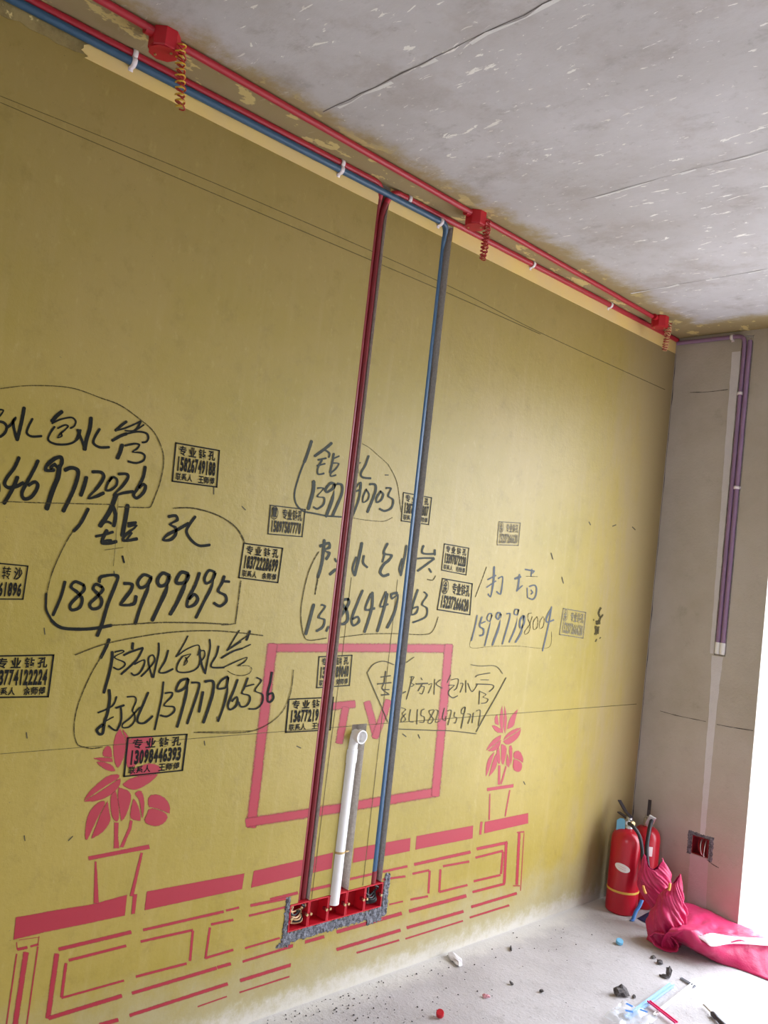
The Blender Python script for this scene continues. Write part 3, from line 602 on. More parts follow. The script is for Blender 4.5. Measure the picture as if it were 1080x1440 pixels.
  [2,-9602,13336,-24,8,-9809,13109,-27,4,-9753,12780,-12,-14,-9521,12859,24,-9,-9516,13191,27,3,-9633,13335,25,7],
  [2,-9170,13350,-20,6,-9349,13122,-21,3,-9330,12826,-10,-11,-9094,12906,19,-7,-9051,13205,22,2,-9170,13350,20,5],
  [1,-8655,13667,-42,10,-8907,13284,-44,2,-8815,13118,-18,-23,-8354,13225,18,-24],
  [1,-8610,13781,-35,2,-8686,13103,-35,3,-8949,11867,-34,4]],
 'n7': [
  [3,-18512,10880,6,-17,-18275,10901,6,-17,-18035,10922,6,-17],
  [3,-18644,10637,6,-20,-18306,10654,6,-20,-17962,10672,6,-20],
  [3,-18301,11075,-28,3,-18313,10704,-28,5,-18378,10459,-21,-10,-18028,10425,0,-20],
  [3,-18379,10237,6,-22,-18191,10243,6,-22,-18001,10250,6,-22],
  [3,-18336,10408,-9,-12,-18189,10342,-9,-12,-18040,10276,-9,-12],
  [3,-17505,10688,-18,0,-17486,10562,-18,0,-17466,10435,-18,0],
  [3,-17386,10610,-18,2,-17385,10484,-18,2,-17383,10357,-18,2],
  [3,-17435,10233,14,-16,-17299,10279,14,-16,-17162,10326,14,-16],
  [3,-16921,10880,-18,3,-16968,10473,-18,3,-17082,10045,-18,4],
  [3,-17027,10856,2,-13,-16807,10853,-15,-6,-16922,10650,-17,-3,-16763,10570,-18,0,-16898,10497,-13,10],
  [3,-16431,10821,-14,-7,-16388,10781,-14,-7,-16344,10742,-15,-7],
  [3,-16656,10594,5,-21,-16340,10600,5,-21,-16021,10606,5,-21],
  [3,-16320,10586,-21,8,-16412,10460,-21,8,-16504,10333,-20,8],
  [3,-16416,10485,2,-13,-16190,10480,-14,-7,-16263,10223,-11,12,-16417,10254,3,12],
  [3,-15974,10553,6,-13,-15787,10575,-13,-8,-15925,10239,-19,5],
  [3,-15661,10755,-19,1,-15635,10467,-19,1,-15608,10178,-19,1],
  [3,-15345,10723,-18,12,-15554,10570,-23,-1,-15177,10403,-11,-13],
  [3,-14779,10899,-19,6,-14856,10754,-19,6,-14933,10609,-19,6],
  [3,-14709,10711,4,-13,-14307,10731,-13,-9,-14337,10408,-19,7,-14483,10305,-16,10],
  [3,-14836,10501,3,-16,-14513,10493,-22,-6,-14765,10312,-23,8,-14780,10153,-22,-5,-14516,10011,-1,-16,-14244,10083,12,-15],
  [3,-14158,10566,-3,-13,-13988,10535,-17,-6,-14101,10213,-20,5],
  [3,-13843,10668,-21,0,-13806,10436,-21,0,-13768,10204,-21,1],
  [3,-13700,10556,-21,-7,-13393,10221,1,-16,-13101,10516,22,-10],
  [3,-13274,10795,15,-11,-13116,10875,11,-13,-12388,10948,6,-14],
  [3,-12955,10679,2,-11,-12694,10674,2,-11,-12430,10669,2,-11],
  [3,-13186,10518,2,-17,-12221,10468,-10,-15,-12068,10352,-27,2,-12308,10190,-21,12],
  [3,-12926,10235,-22,1,-12905,9972,-22,1,-12883,9708,-22,2],
  [3,-12878,10206,-8,-12,-12510,10084,-21,-2,-12667,9978,-21,-2,-12346,9884,-20,-4,-12455,9748,-14,12,-12757,9731,-5,14],
  [3,-17325,9751,-5,-11,-17059,9664,-17,-2,-17217,9519,-18,2,-17004,9307,-18,4,-17206,9216,7,11,-17226,9343,18,-5,-17036,9511,15,-9],
  [3,-16803,9653,-19,2,-16813,9246,-14,-6,-16583,9184,-4,-12],
  [3,-16432,9637,-19,1,-16408,9367,-19,2,-16385,9096,-19,2],
  [3,-16203,9602,-19,3,-16212,9422,-16,-5,-16010,9335,-16,-5,-16019,9154,-14,11,-16247,9166,-2,13],
  [3,-16203,9602,10,-12,-16131,9625,10,-12,-16059,9648,10,-12],
  [3,-15556,9600,-8,13,-15779,9558,-18,7,-15677,9397,-16,-5,-15497,9231,-19,1,-15628,9082,-7,13,-15790,9142,18,3,-15600,9393,18,-7,-15513,9572,19,-6],
  [3,-15439,9595,-10,-10,-15270,9509,-18,-4,-15364,9120,-12,-9,-15097,9159,7,-13],
  [3,-14935,9627,-20,4,-14995,9259,-18,-3,-14818,9144,8,-13,-14804,9303,20,-3],
  [3,-14758,9513,2,-13,-14516,9503,-15,-8,-14632,8975,-20,4],
  [3,-14304,9440,-21,3,-14318,9280,-17,-5,-14146,9218,-18,-5,-14198,9032,-14,11,-14320,9039,-2,14],
  [3,-13760,9633,-16,10,-13909,9531,-20,6,-13882,9367,-9,-11,-13724,9414,18,-9,-13718,9631,21,-3,-13748,9307,-21,3,-13832,8796,-21,4],
  [3,-13547,9352,-6,-12,-13327,9287,-18,-5,-13443,8965,-21,5],
  [3,-13169,9362,-22,3,-13181,9170,-21,3,-13192,8979,-21,3],
  [3,-13011,9437,2,-14,-12751,9426,-15,-8,-12786,8847,-22,3],
  [3,-17922,11320,4,12,-18462,11447,-2,12,-18922,11351,-11,10,-19152,11109,-16,4,-19122,10915,-16,-2,-18356,9867,-15,-4,-17917,9253,-15,-4],
  [3,-17382,8974,1,-13,-15509,8814,1,-13,-14309,8717,1,-13,-12862,8520,0,-14],
  [3,-12876,8604,20,-8,-12452,9190,20,-8,-11868,9952,21,-8,-11315,10734,21,-7],
  [3,-13651,11293,-1,-11,-13045,11234,1,-11,-12078,11226,-6,-10,-11573,10909,-12,-7],
  [3,-17392,11342,10,-8,-17159,11468,10,-8,-16923,11595,10,-8]],
 'smudge': [
  [2,-4691,13898,-108,19,-4827,13645,-112,-1,-4648,13403,-113,4,-4874,13149,-101,29],
  [1,-4972,13196,34,-85,-4795,13213,35,-85,-4618,13230,35,-85],
  [1,-4937,13000,-109,-9,-4853,12780,-112,6,-4920,12655,-107,21],
  [2,-4713,13005,-90,2,-4709,12857,-90,2,-4706,12709,-90,2],
  [2,-4567,13455,82,-23,-4510,13519,82,-23,-4454,13583,82,-23],
  [2,-4859,12311,63,-16,-4824,12361,63,-16,-4788,12411,63,-16],
  [2,-4445,12515,-44,21,-4486,12489,-44,21,-4527,12464,-44,21],
  [2,-5197,13337,-52,-9,-5182,13313,-52,-9,-5167,13289,-52,-9]],
 'chalk_a': [
  [3,-33590,25304,-2,-9,-27537,25495,-3,-11,-17655,25551,-6,-14,-11373,25300,-8,-16,-706,25180,-12,-19]],
 'chalk_b': [
  [3,-33570,25151,-2,-10,-27494,25190,-4,-12,-17610,25266,-6,-16,-11363,25241,-8,-18]],
 'level': [
  [3,-31485,9166,2,-9,-26676,9183,2,-10,-20118,9205,3,-12,-11593,9222,4,-15,-572,9241,6,-18]],
 'cut_a': [
  [3,-20434,14327,-16,0,-20455,11447,-16,2,-20524,8077,-16,3,-20588,3485,-16,4]],
 'cut_b': [
  [3,-18207,14392,-18,0,-18218,11439,-18,2,-18238,7887,-18,3,-18262,3510,-18,5]],
 'nicks': [
  [3,-21985,8684,-6,-12,-21890,8642,-6,-12,-21795,8601,-6,-12],
  [3,-26276,16655,-15,-2,-26261,16551,-15,-2,-26246,16446,-15,-2],
  [3,-17080,8775,-12,-11,-16978,8717,-12,-11,-16876,8658,-12,-11],
  [3,-16239,8697,-21,-5,-16190,8628,-21,-5,-16140,8558,-21,-5],
  [3,-31063,10942,-11,-1,-31044,10869,-11,-1,-31025,10796,-11,-1],
  [3,-30791,12351,-11,-1,-30771,12269,-11,-1,-30751,12186,-11,-1],
  [3,-30894,9664,-11,-1,-30876,9591,-11,-1,-30857,9517,-11,-1],
  [3,-29395,6705,10,-9,-29343,6754,10,-9,-29291,6803,10,-9],
  [3,-30599,7008,-11,0,-30582,6942,-11,0,-30564,6876,-11,0],
  [3,-25541,9086,-14,-1,-25520,9021,-14,-1,-25498,8956,-14,-1],
  [3,-26475,8737,-14,-1,-26454,8673,-14,-1,-26434,8610,-14,-1],
  [3,-29083,13950,-12,-3,-29051,13864,-12,-3,-29018,13778,-12,-3],
  [3,-4363,17796,17,-17,-4214,17846,17,-17,-4065,17896,17,-17],
  [3,-2576,17950,-25,-18,-2432,17895,-25,-18,-2288,17839,-25,-18],
  [3,-9030,16116,-30,-7,-8956,15997,-30,-7,-8883,15878,-30,-7],
  [3,-8052,15119,-31,-7,-7976,14997,-31,-7,-7900,14875,-31,-6],
  [3,-19409,18033,2,-15,-19323,18045,2,-15,-19237,18058,2,-15],
  [3,-25209,16208,-10,-10,-25137,16162,-10,-10,-25065,16116,-10,-10],
  [3,-6365,17782,-29,-12,-6296,17724,-29,-12,-6227,17665,-30,-12],
  [3,-9367,6273,-26,-6,-9306,6206,-26,-5,-9244,6140,-26,-5],
  [3,-25193,9789,-15,-1,-25171,9724,-15,-1,-25149,9659,-15,-1]],
 'table': [
  [9,-30432,4278,-11,2,-30414,4183,-11,2,-30396,4087,-11,2],
  [9,-30388,4085,12,-35,-30263,4084,12,-35,-30136,4082,12,-35],
  [9,-30054,4082,11,-27,-29951,4086,11,-27,-29848,4091,11,-28],
  [9,-29856,4297,-10,3,-29857,4186,-10,3,-29857,4074,-10,3],
  [9,-30149,3957,-66,25,-30190,2153,-65,28,-30200,1810,-65,29],
  [9,-30392,3977,-17,6,-30417,2219,-17,7,-30421,1949,-17,7],
  [9,-29852,4036,-18,6,-29882,2064,-18,7,-29883,1789,-18,7],
  [9,-30382,4322,2,-8,-30120,4300,2,-8,-29854,4278,2,-8],
  [9,-29273,3828,17,-48,-28262,3828,18,-50,-27187,3828,19,-51],
  [9,-29310,3723,-65,24,-29319,2887,-65,25,-29329,2055,-65,27],
  [9,-28948,3466,14,-37,-28140,3468,14,-37,-27293,3471,15,-38],
  [9,-29019,3407,-41,15,-29019,2961,-41,15,-29019,2515,-41,16],
  [9,-29017,2496,11,-29,-28145,2495,12,-29,-27226,2494,12,-30],
  [9,-29309,2049,22,-53,-28304,2062,23,-54,-27235,2077,24,-56],
  [9,-26815,3803,14,-38,-25508,3790,15,-39,-24101,3776,16,-41],
  [9,-24016,3787,14,-33,-23779,3788,14,-33,-23539,3789,14,-33],
  [9,-26846,3486,13,-35,-26012,3464,13,-36,-25138,3441,14,-37],
  [9,-25134,3417,-42,12,-25121,2973,-42,13,-25107,2530,-42,13],
  [9,-26859,2509,14,-36,-26057,2494,15,-36,-25218,2478,15,-37],
  [9,-26920,2063,20,-47,-25572,2070,22,-49,-24116,2078,23,-51],
  [9,-24089,2086,22,-49,-23846,2084,22,-49,-23600,2082,22,-49],
  [9,-24510,3470,13,-35,-24113,3458,13,-35,-23707,3445,14,-36],
  [9,-24536,3382,-38,12,-24550,2925,-38,13,-24563,2470,-38,13],
  [9,-24566,2484,16,-35,-24075,2492,16,-36,-23572,2499,17,-36],
  [9,-23100,3760,16,-44,-22407,3736,17,-45,-21689,3711,17,-46],
  [9,-23115,3445,14,-34,-22411,3437,14,-34,-21681,3430,15,-35],
  [9,-23121,2443,15,-31,-22454,2451,15,-32,-21764,2459,16,-33],
  [9,-23153,2036,18,-37,-22069,2051,18,-38,-20924,2067,19,-39],
  [9,-26908,1445,21,-48,-25342,1461,23,-50,-23631,1479,25,-52],
  [9,-24641,1062,10,-20,-24130,1075,10,-21,-23604,1088,11,-21],
  [9,-23158,1454,25,-53,-22030,1454,26,-54,-20834,1453,28,-56],
  [9,-23135,1084,12,-24,-21992,1082,12,-25,-20779,1079,13,-25],
  [9,-27805,1444,21,-52,-27532,1433,21,-53,-27255,1422,21,-53],
  [9,-22338,3800,20,-46,-21786,3802,20,-47,-21218,3805,21,-47],
  [9,-20847,3801,20,-48,-20334,3798,21,-48,-19808,3794,21,-49],
  [9,-19016,3848,18,-41,-17584,3831,19,-42,-16054,3812,20,-44],
  [9,-17277,3541,13,-38,-16698,3498,13,-38,-16104,3453,14,-39],
  [9,-15693,3817,24,-54,-14122,3797,26,-56,-12442,3776,28,-58],
  [9,-14035,3476,17,-41,-13260,3440,17,-41,-12459,3402,18,-42],
  [9,-15735,3481,17,-39,-15278,3468,17,-40,-14813,3455,18,-40],
  [9,-14781,3430,-58,12,-14748,3000,-58,12,-14715,2570,-58,13],
  [9,-14163,3373,-59,12,-14129,2937,-59,13,-14096,2502,-59,13],
  [9,-14096,2502,20,-41,-13270,2484,21,-42,-12415,2465,22,-42],
  [9,-15693,2523,16,-39,-15214,2491,16,-40,-14726,2459,17,-40],
  [9,-12064,3837,27,-58,-11079,3819,28,-59,-10054,3801,29,-60],
  [9,-10141,3813,-87,15,-10066,2956,-87,17,-9992,2099,-87,18],
  [9,-12086,3491,22,-42,-11212,3494,23,-43,-10307,3497,24,-44],
  [9,-10298,3444,-69,15,-10291,2993,-69,15,-10283,2543,-69,16],
  [9,-12042,2547,21,-43,-11190,2522,22,-43,-10309,2496,22,-44],
  [9,-12050,2120,25,-48,-11023,2096,26,-49,-9954,2071,27,-50],
  [9,-9292,4078,-90,15,-9196,2983,-90,17,-9100,1886,-90,19],
  [9,-8951,4031,-27,5,-8868,2797,-27,5,-8784,1565,-27,6],
  [9,-9476,4136,9,-27,-9211,4115,9,-28,-8944,4093,9,-28],
  [9,-9359,1881,4,-22,-9118,1837,4,-22,-8875,1793,4,-22],
  [9,-15692,2089,33,-64,-14113,2066,35,-67,-12423,2042,37,-69],
  [9,-15732,1491,29,-55,-14168,1469,31,-57,-12495,1445,33,-59],
  [9,-15736,1088,17,-30,-14156,1077,18,-31,-12464,1065,19,-32],
  [9,-12031,1521,31,-54,-10577,1514,33,-55,-9037,1506,35,-57],
  [9,-12057,1109,22,-38,-10803,1100,23,-39,-9485,1089,24,-40],
  [9,-19273,2105,29,-59,-17738,2101,31,-62,-16091,2096,34,-64],
  [9,-19181,1490,28,-55,-17675,1484,30,-57,-16061,1479,32,-59],
  [9,-18197,1150,17,-33,-17159,1133,18,-34,-16070,1116,19,-35],
  [9,-21381,2079,25,-52,-20620,2077,26,-53,-19830,2075,27,-54],
  [9,-16809,2557,13,-29,-16454,2546,13,-29,-16093,2535,14,-29]],
 'tv_frame': [
  [9,-23566,11887,18,-124,-19605,11915,20,-136,-14838,11921,22,-151],
  [9,-23442,12001,-182,15,-23438,9100,-181,28,-23437,6255,-180,41],
  [9,-23649,6415,44,-136,-19698,6402,54,-150,-14940,6423,66,-167],
  [9,-15064,12057,-226,11,-14983,9243,-226,24,-14917,6285,-226,39]],
 'tv_letters': [
  [9,-20705,9925,33,-121,-20159,9944,34,-122,-19599,9963,35,-124],
  [9,-20021,9857,-164,29,-20082,9252,-164,31,-20142,8649,-163,33],
  [9,-19047,10025,-150,-25,-18721,9386,-153,-21,-18400,8722,-155,-18],
  [9,-17977,10029,-164,47,-18212,9402,-162,50,-18470,8727,-160,52]],
}
SHAPES = {
 'plantL_leaf': [
  [-28311,9607,-28446,9384,-28429,9014,-28296,8573,-28198,8534,-28076,8864,-28091,9268],
  [-28235,9587,-28047,9389,-27961,9259,-27957,8854,-28021,8580,-28057,9266],
  [-27974,9354,-27593,9323,-27245,9332,-27246,9084,-27511,8725,-27819,8469,-27972,8545,-28014,8952],
  [-28646,9168,-28738,9007,-28705,8883,-28454,8838,-28508,9112],
  [-28985,8863,-28452,8820,-28414,8712,-28719,8750],
  [-28880,8745,-28717,8732,-28407,8614,-28303,8451,-28486,8468,-28733,8612],
  [-28173,8347,-28469,8344,-28679,8212,-28994,7943,-29099,7738,-28740,7945,-28378,8151,-28158,8237],
  [-28122,8218,-28369,8089,-28701,7896,-29090,7713,-28767,7676,-28423,7759,-28181,7916,-28092,8123],
  [-28016,8053,-27815,8189,-27511,8222,-26950,8226,-27172,8031,-27433,7900,-27668,7862,-27884,7947],
  [-26950,8226,-26870,8416,-27211,8574,-27485,8534,-27811,8406,-27824,8252],
  [-28540,7665,-28755,7584,-28916,7363,-28956,7068,-28929,6705,-28868,6651,-28762,6922,-28644,7238,-28464,7581],
  [-28406,7635,-28558,7318,-28668,6939,-28744,6672,-28483,6762,-28314,6952,-28255,7127,-28335,7352],
  [-28210,7889,-28331,7810,-28314,7563,-28239,7248,-28112,7048,-28013,7050,-28037,7346,-28130,7665],
  [-28122,7972,-27802,7845,-27712,7680,-27742,7403,-27836,7104,-27928,7039,-28003,7342,-28122,7725],
  [-27459,7840,-27603,7761,-27415,7521,-27341,7229,-27279,7033,-27266,7315,-27320,7636],
  [-27634,7608,-27681,7209,-27625,7046,-27339,6962,-27367,7170,-27512,7469],
  [-27172,7651,-26871,7650,-26597,7491,-26436,7247,-26428,7053,-26662,7178,-26964,7294,-27146,7332],
  [-27105,7289,-26735,7180,-26456,6992,-26539,6810,-26780,6730,-27039,6812,-27213,6930,-27150,7111]],
 'plantL_bar': [
  [-28125,7019,-28005,6987,-27973,6629,-27891,6278,-28044,6302,-28074,6643],
  [-27655,7019,-27582,6978,-27586,6761,-27690,6527,-27759,6289,-27862,6305,-27737,6626,-27664,6833],
  [-28774,6187,-26977,6234,-26926,6116,-28729,6090],
  [-28556,6012,-28518,6005,-28295,4851,-28432,4878],
  [-27199,6035,-27130,6024,-27261,4851,-27365,4871]],
 'plantR_leaf': [
  [-11359,9577,-11435,9324,-11451,8996,-11283,8585,-11140,8430,-11203,9057],
  [-11211,9571,-10994,9157,-10944,8676,-10991,8421,-11117,8686,-11155,9128],
  [-11654,9243,-11779,9122,-11737,8866,-11464,8796,-11569,9075],
  [-11914,8788,-11695,8784,-11254,8584,-11206,8471,-11560,8492],
  [-10278,9385,-10583,9212,-10795,8963,-10872,8598,-10435,8684,-10393,8980],
  [-11247,8364,-11664,8245,-11970,8013,-12117,7800,-11839,7913,-11246,8181],
  [-11215,8171,-11829,7851,-11999,7777,-11579,7731,-11232,7917],
  [-11067,8169,-10810,8410,-10355,8568,-9917,8588,-10271,8433,-10897,8213],
  [-11056,8102,-10775,8194,-10205,8403,-9920,8536,-9995,8248,-10383,8012,-10790,7929],
  [-11573,7694,-11886,7502,-12005,7188,-11967,6747,-11865,6852,-11648,7447],
  [-11444,7612,-11583,7405,-11769,6717,-11446,6922,-11295,7236],
  [-11316,7894,-11456,7686,-11253,7160,-11099,7219,-11208,7594],
  [-11168,7993,-10778,7855,-10777,7486,-10883,7128,-11039,7214],
  [-10657,7846,-10426,7904,-10320,7339,-10377,7066],
  [-10698,7554,-10715,7113,-10482,6975,-10466,7240],
  [-10256,7613,-9859,7620,-9554,7277,-9554,7089,-9893,7267,-10240,7333],
  [-10214,7286,-9816,7178,-9572,7015,-9622,6756,-9863,6722,-10226,6885]],
 'plantR_bar': [
  [-11217,7120,-11078,7090,-10967,6312,-11116,6327],
  [-10733,7041,-10651,7016,-10749,6601,-10877,6302,-10946,6364],
  [-11807,6253,-10056,6230,-10054,6107,-11776,6131],
  [-11611,5998,-11553,5992,-11407,4928,-11495,4939],
  [-10309,6004,-10229,5996,-10363,4922,-10446,4951]],
 'table': [
  [-30534,4922,-29590,4896,-28461,4844,-27467,4910,-27456,4347,-28561,4360,-29754,4387,-30517,4370],
  [-27265,4884,-27152,4871,-27147,4344,-27249,4345],
  [-26841,4889,-23492,4821,-23514,4352,-26844,4373],
  [-23125,4834,-19860,4903,-19844,4373,-23161,4332],
  [-18878,4898,-16057,4849,-16021,4372,-18871,4405],
  [-15723,4869,-12457,4821,-12406,4317,-15713,4376],
  [-12002,4910,-11873,4893,-11870,4390,-11999,4408],
  [-11710,4872,-8807,4864,-8733,4427,-11684,4414]],
}
STAMPS = {
 's1': ([-27724,17761,-26219,17782,-26154,16651,-27685,16616], ['专业钻孔', '15826749188', '联系人 王师傅'], 0),
 's2': ([-24179,16386,-22744,16420,-22744,15493,-24142,15448], ['覃 专业钻孔', '15897587770'], 1),
 's3': ([-25000,15110,-23464,15085,-23498,13944,-25035,14009], ['专业钻孔', '18372228699', '联系人 余师傅'], 0),
 's4': ([-32619,13961,-31402,13930,-31416,13054,-32595,13007], ['转沙', '61896'], 0),
 's5': ([-32014,11641,-30430,11671,-30431,10549,-31995,10574], ['专业钻孔', '13774122224', '联系人 余师傅'], 0),
 's6': ([-28074,9365,-26137,9345,-26144,8254,-28040,8254], ['专业钻孔', '13098446393', '联系人 王师傅'], 0),
 's7': ([-21492,11622,-19982,11679,-19947,10600,-21439,10557], ['专业钻孔', '13477889040', '联系人 刘师傅'], 1),
 's8': ([-22563,10247,-20612,10254,-20584,9111,-22532,9144], ['专业钻孔', '13677219186', '联系人 王师傅'], 0),
 's9': ([-18418,17560,-16879,17559,-16889,16513,-18370,16498], ['专业钻孔', '13871223807', '联系人 陈师傅'], 1),
 's10': ([-15953,15918,-14477,15876,-14476,14786,-15956,14879], ['专业钻孔', '13397872228', '联系人 程师傅'], 1),
 's11': ([-15856,14603,-14044,14502,-13990,13234,-15965,13374], ['余 专业钻孔', '15237266620'], 1),
 's12': ([-12842,17107,-11391,17204,-11384,16229,-12809,16128], ['余 专业钻孔', '15237266620'], 2),
 's13': ([-7738,13778,-5867,13658,-5892,12434,-7837,12579], ['余 专业钻孔', '15237266620'], 2),
}
CUTS = [(-2.1165, -2.0665, 0.0, 2.8), (-1.7865, -1.7325, 0.33, 2.8), (-1.963, -1.892, 0.30, 0.926), (-2.153, -1.717, 0.253, 0.347)]
def mark_object(name, verts, faces, cover, mats, midx, x, label, cut=True):
    me = bpy.data.meshes.new(name); me.from_pydata([(0.0, a, b) for a, b in verts], [], faces)
    for m in mats: me.materials.append(M[m])
    me.polygons.foreach_set('material_index', midx)
    bm = bmesh.new(); bm.from_mesh(me)
    ly = bm.verts.layers.float.new('cover')
    for v, c in zip(bm.verts, cover): v[ly] = c[0] if isinstance(c, tuple) else c
    lo = bm.verts.layers.float.new('order')
    for v, c in zip(bm.verts, cover): v[lo] = c[1] if isinstance(c, tuple) else 0
    if cut:
        for y0, y1, z0, z1 in CUTS:
            ys = [v.co.y for v in bm.verts]; zs = [v.co.z for v in bm.verts]
            if not ys or max(ys) < y0 or min(ys) > y1 or max(zs) < z0 or min(zs) > z1: continue
            for pt, no in (((0, y0, 0), (0, 1, 0)), ((0, y1, 0), (0, 1, 0)), ((0, 0, z0), (0, 0, 1)), ((0, 0, z1), (0, 0, 1))):
                bmesh.ops.bisect_plane(bm, geom=bm.verts[:]+bm.edges[:]+bm.faces[:], plane_co=pt, plane_no=no)
            dead = [f for f in bm.faces if y0 < f.calc_center_median().y < y1 and z0 < f.calc_center_median().z < z1]
            bmesh.ops.delete(bm, geom=dead, context='FACES')
    for f in bm.faces:
        f.normal_update()
        if f.normal.x < 0: f.normal_flip()
    bm_layer = [v[lo] for v in bm.verts]
    bm.to_mesh(me); bm.free()
    for v, q in zip(me.vertices, bm_layer): v.co.x = x+q*0.00002
    o = bpy.data.objects.new(name, me); COL.objects.link(o); o.parent = wall_left
    return info(o, label)
def stroke_mesh(data, V, F, C, MI, mi_of, soft=1.45, n=6):
    kind = data[0]; inner = 0.65
    if kind == 1: soft, inner = 1.75, 0.9
    elif kind == 0: soft, inner = 1.6, 0.8
    q = [v/10000 for v in data[1:]]; pts = [q[i:i+4] for i in range(0, len(q), 4)]
    c = crv(pts, n); k = len(V); prev = None
    e = len(c)
    for i, (y, z, hy, hz) in enumerate(c):
        hl = math.hypot(hy, hz)
        V += [(y+hy*soft, z+hz*soft), (y+hy*inner, z+hz*inner), (y-hy*inner, z-hz*inner), (y-hy*soft, z-hz*soft)]
        C += [0.0, 1.0, 1.0, 0.0]
    for i in range(e-1):
        for j in range(3):
            a = k+i*4+j; F.append((a, a+1, a+5, a+4)); MI.append(mi_of(kind))
    for end, nb in ((0, 1), (e-1, e-2)):          # rounded brush ends
        y, z, hy, hz = c[end]; hl = math.hypot(hy, hz) or 1e-5
        d = Vector((c[end][0]-c[nb][0], c[end][1]-c[nb][1])); d = d.normalized()*hl*(soft if kind != 9 else 0.35) if d.length > 0 else d
        b = k+end*4; t = len(V)
        V += [(y+hy*0.6+d.x*0.8, z+hz*0.6+d.y*0.8), (y-hy*0.6+d.x*0.8, z-hz*0.6+d.y*0.8)]; C += [0.0, 0.0]
        F += [(b, b+1, t), (b+1, b+2, t+1, t), (b+2, b+3, t+1)]; MI += [mi_of(kind)]*3
def smooth_poly(p, it):
    for _ in range(it):
        o = []
        for i in range(len(p)):
            a, b, z, n_ = p[i], p[(i+1) % len(p)], p[i-1], p[(i+2) % len(p)]
            def sharp(u, v, w):
                e, f = Vector((u[0]-v[0], u[1]-v[1])), Vector((w[0]-v[0], w[1]-v[1]))
                return e.length > 0 and f.length > 0 and e.normalized().dot(f.normalized()) > 0.15
            if sharp(z, a, b): o.append(a)
            o += [(a[0]*.75+b[0]*.25, a[1]*.75+b[1]*.25), (a[0]*.25+b[0]*.75, a[1]*.25+b[1]*.75)]
        p = o
    return p
def poly_mesh(flat, V, F, C, MI, it, feather=0.0030):
    p = [(flat[i]/10000, flat[i+1]/10000) for i in range(0, len(flat), 2)]; p = smooth_poly(p, it)
    if sum(a[0]*b[1]-b[0]*a[1] for a, b in zip(p, p[1:]+p[:1])) < 0: p.reverse()
    n = len(p); inner, outer = [], []
    for i in range(n):
        a, b, c = Vector(p[i-1]), Vector(p[i]), Vector(p[(i+1) % n])
        e1 = (b-a); e2 = (c-b); e1 = e1.normalized() if e1.length else Vector((1, 0)); e2 = e2.normalized() if e2.length else e1
        nn = Vector((e1.y+e2.y, -e1.x-e2.x)); nn = nn.normalized() if nn.length > 1e-6 else Vector((e1.y, -e1.x))
        inner.append(b-nn*0.0012); outer.append(b+nn*feather)
    k = len(V); V += [tuple(q) for q in inner]+[tuple(q) for q in outer]; C += [1.0]*n+[0.0]*n
    for tri in tessellate_polygon([[Vector((q[0], q[1], 0)) for q in inner]]): F.append(tuple(k+i for i in tri)); MI.append(0)
    for i in range(n): j = (i+1) % n; F.append((k+i, k+j, k+n+j, k+n+i)); MI.append(0)
def write(key, name, label, x, mats=('ink_dark', 'ink_grey', 'ink_dry', 'ink_pencil'), cut=True):
    V, F, C, MI = [], [], [], []
    for i, s in enumerate(STROKES[key]):
        a = len(C); stroke_mesh(s, V, F, C, MI, (lambda k: 0 if k == 9 else min(k, len(mats)-1))); C[a:] = [(c, i) for c in C[a:]]
    return mark_object(name, V, F, C, mats, MI, x, label, cut)
def spray(name, label, keys_s=(), keys_p=(), x=0.0006):
    V, F, C, MI = [], [], [], []
    for k in keys_s:
        for i, s in enumerate(STROKES[k]):
            a = len(C); stroke_mesh(s, V, F, C, MI, lambda k: 0, 1.5, 4); C[a:] = [(c, i % 8) for c in C[a:]]
    for k, it in keys_p:
        for i, s in enumerate(SHAPES[k]):
            a = len(C); poly_mesh(s, V, F, C, MI, it); C[a:] = [(c, 9+i) for c in C[a:]]
    return mark_object(name, V, F, C, ('spray',), MI, x, label)
spray('television_stencil', 'red stencilled outline of a television with the letters TV', ('tv_frame', 'tv_letters'))
spray('potted_plant_stencil', 'red stencilled potted plant under the stamp at the left', (), (('plantL_leaf', 1), ('plantL_bar', 0)))
spray('potted_plant_stencil', 'red stencilled potted plant right of the television outline', (), (('plantR_leaf', 1), ('plantR_bar', 0)))
spray('table_stencil', 'red stencilled long low console table with fretwork', ('table',), (('table', 0),))
write('n1', 'handwritten_note', 'bold black brushed characters and number ending 2026 in an arch', 0.0010)
write('n2', 'handwritten_note', 'bold black brushed number beginning 1887 under two characters', 0.0011)
write('n3', 'handwritten_note', 'black brushed two-line note beside the television outline', 0.0012)
write('n4', 'handwritten_note', 'grey brushed note crossed by the red conduit', 0.0010)
write('n5', 'handwritten_note', 'grey brushed note crossed by both conduits', 0.0011)
write('n6', 'handwritten_note', 'thin blue-grey marker note in a box at the right', 0.0010, ('ink_blue', 'ink_blue', 'ink_dry', 'ink_pencil'))
write('n7', 'handwritten_note', 'thin pencil note inside an angular bubble over the television outline', 0.0013)
write('smudge', 'ink_smudge', 'grey smudged ink blot near the corner', 0.0010, ('ink_grey', 'ink_dry', 'ink_dry', 'ink_dry'))
write('chalk_a', 'snapped_line', 'upper of two thin snapped lines under the ceiling', 0.0008, ('ink_line',))
write('chalk_b', 'snapped_line', 'lower of two thin snapped lines under the ceiling', 0.0008, ('ink_line',))
write('level', 'level_line', 'thin dark level line running along the wall at mid height', 0.0009, ('ink_line',))
write('cut_a', 'cut_line', 'thin dark upright line right of the red conduit', 0.0009, ('ink_line',))
write('cut_b', 'cut_line', 'thin dark upright line left of the blue conduit', 0.0009, ('ink_line',))
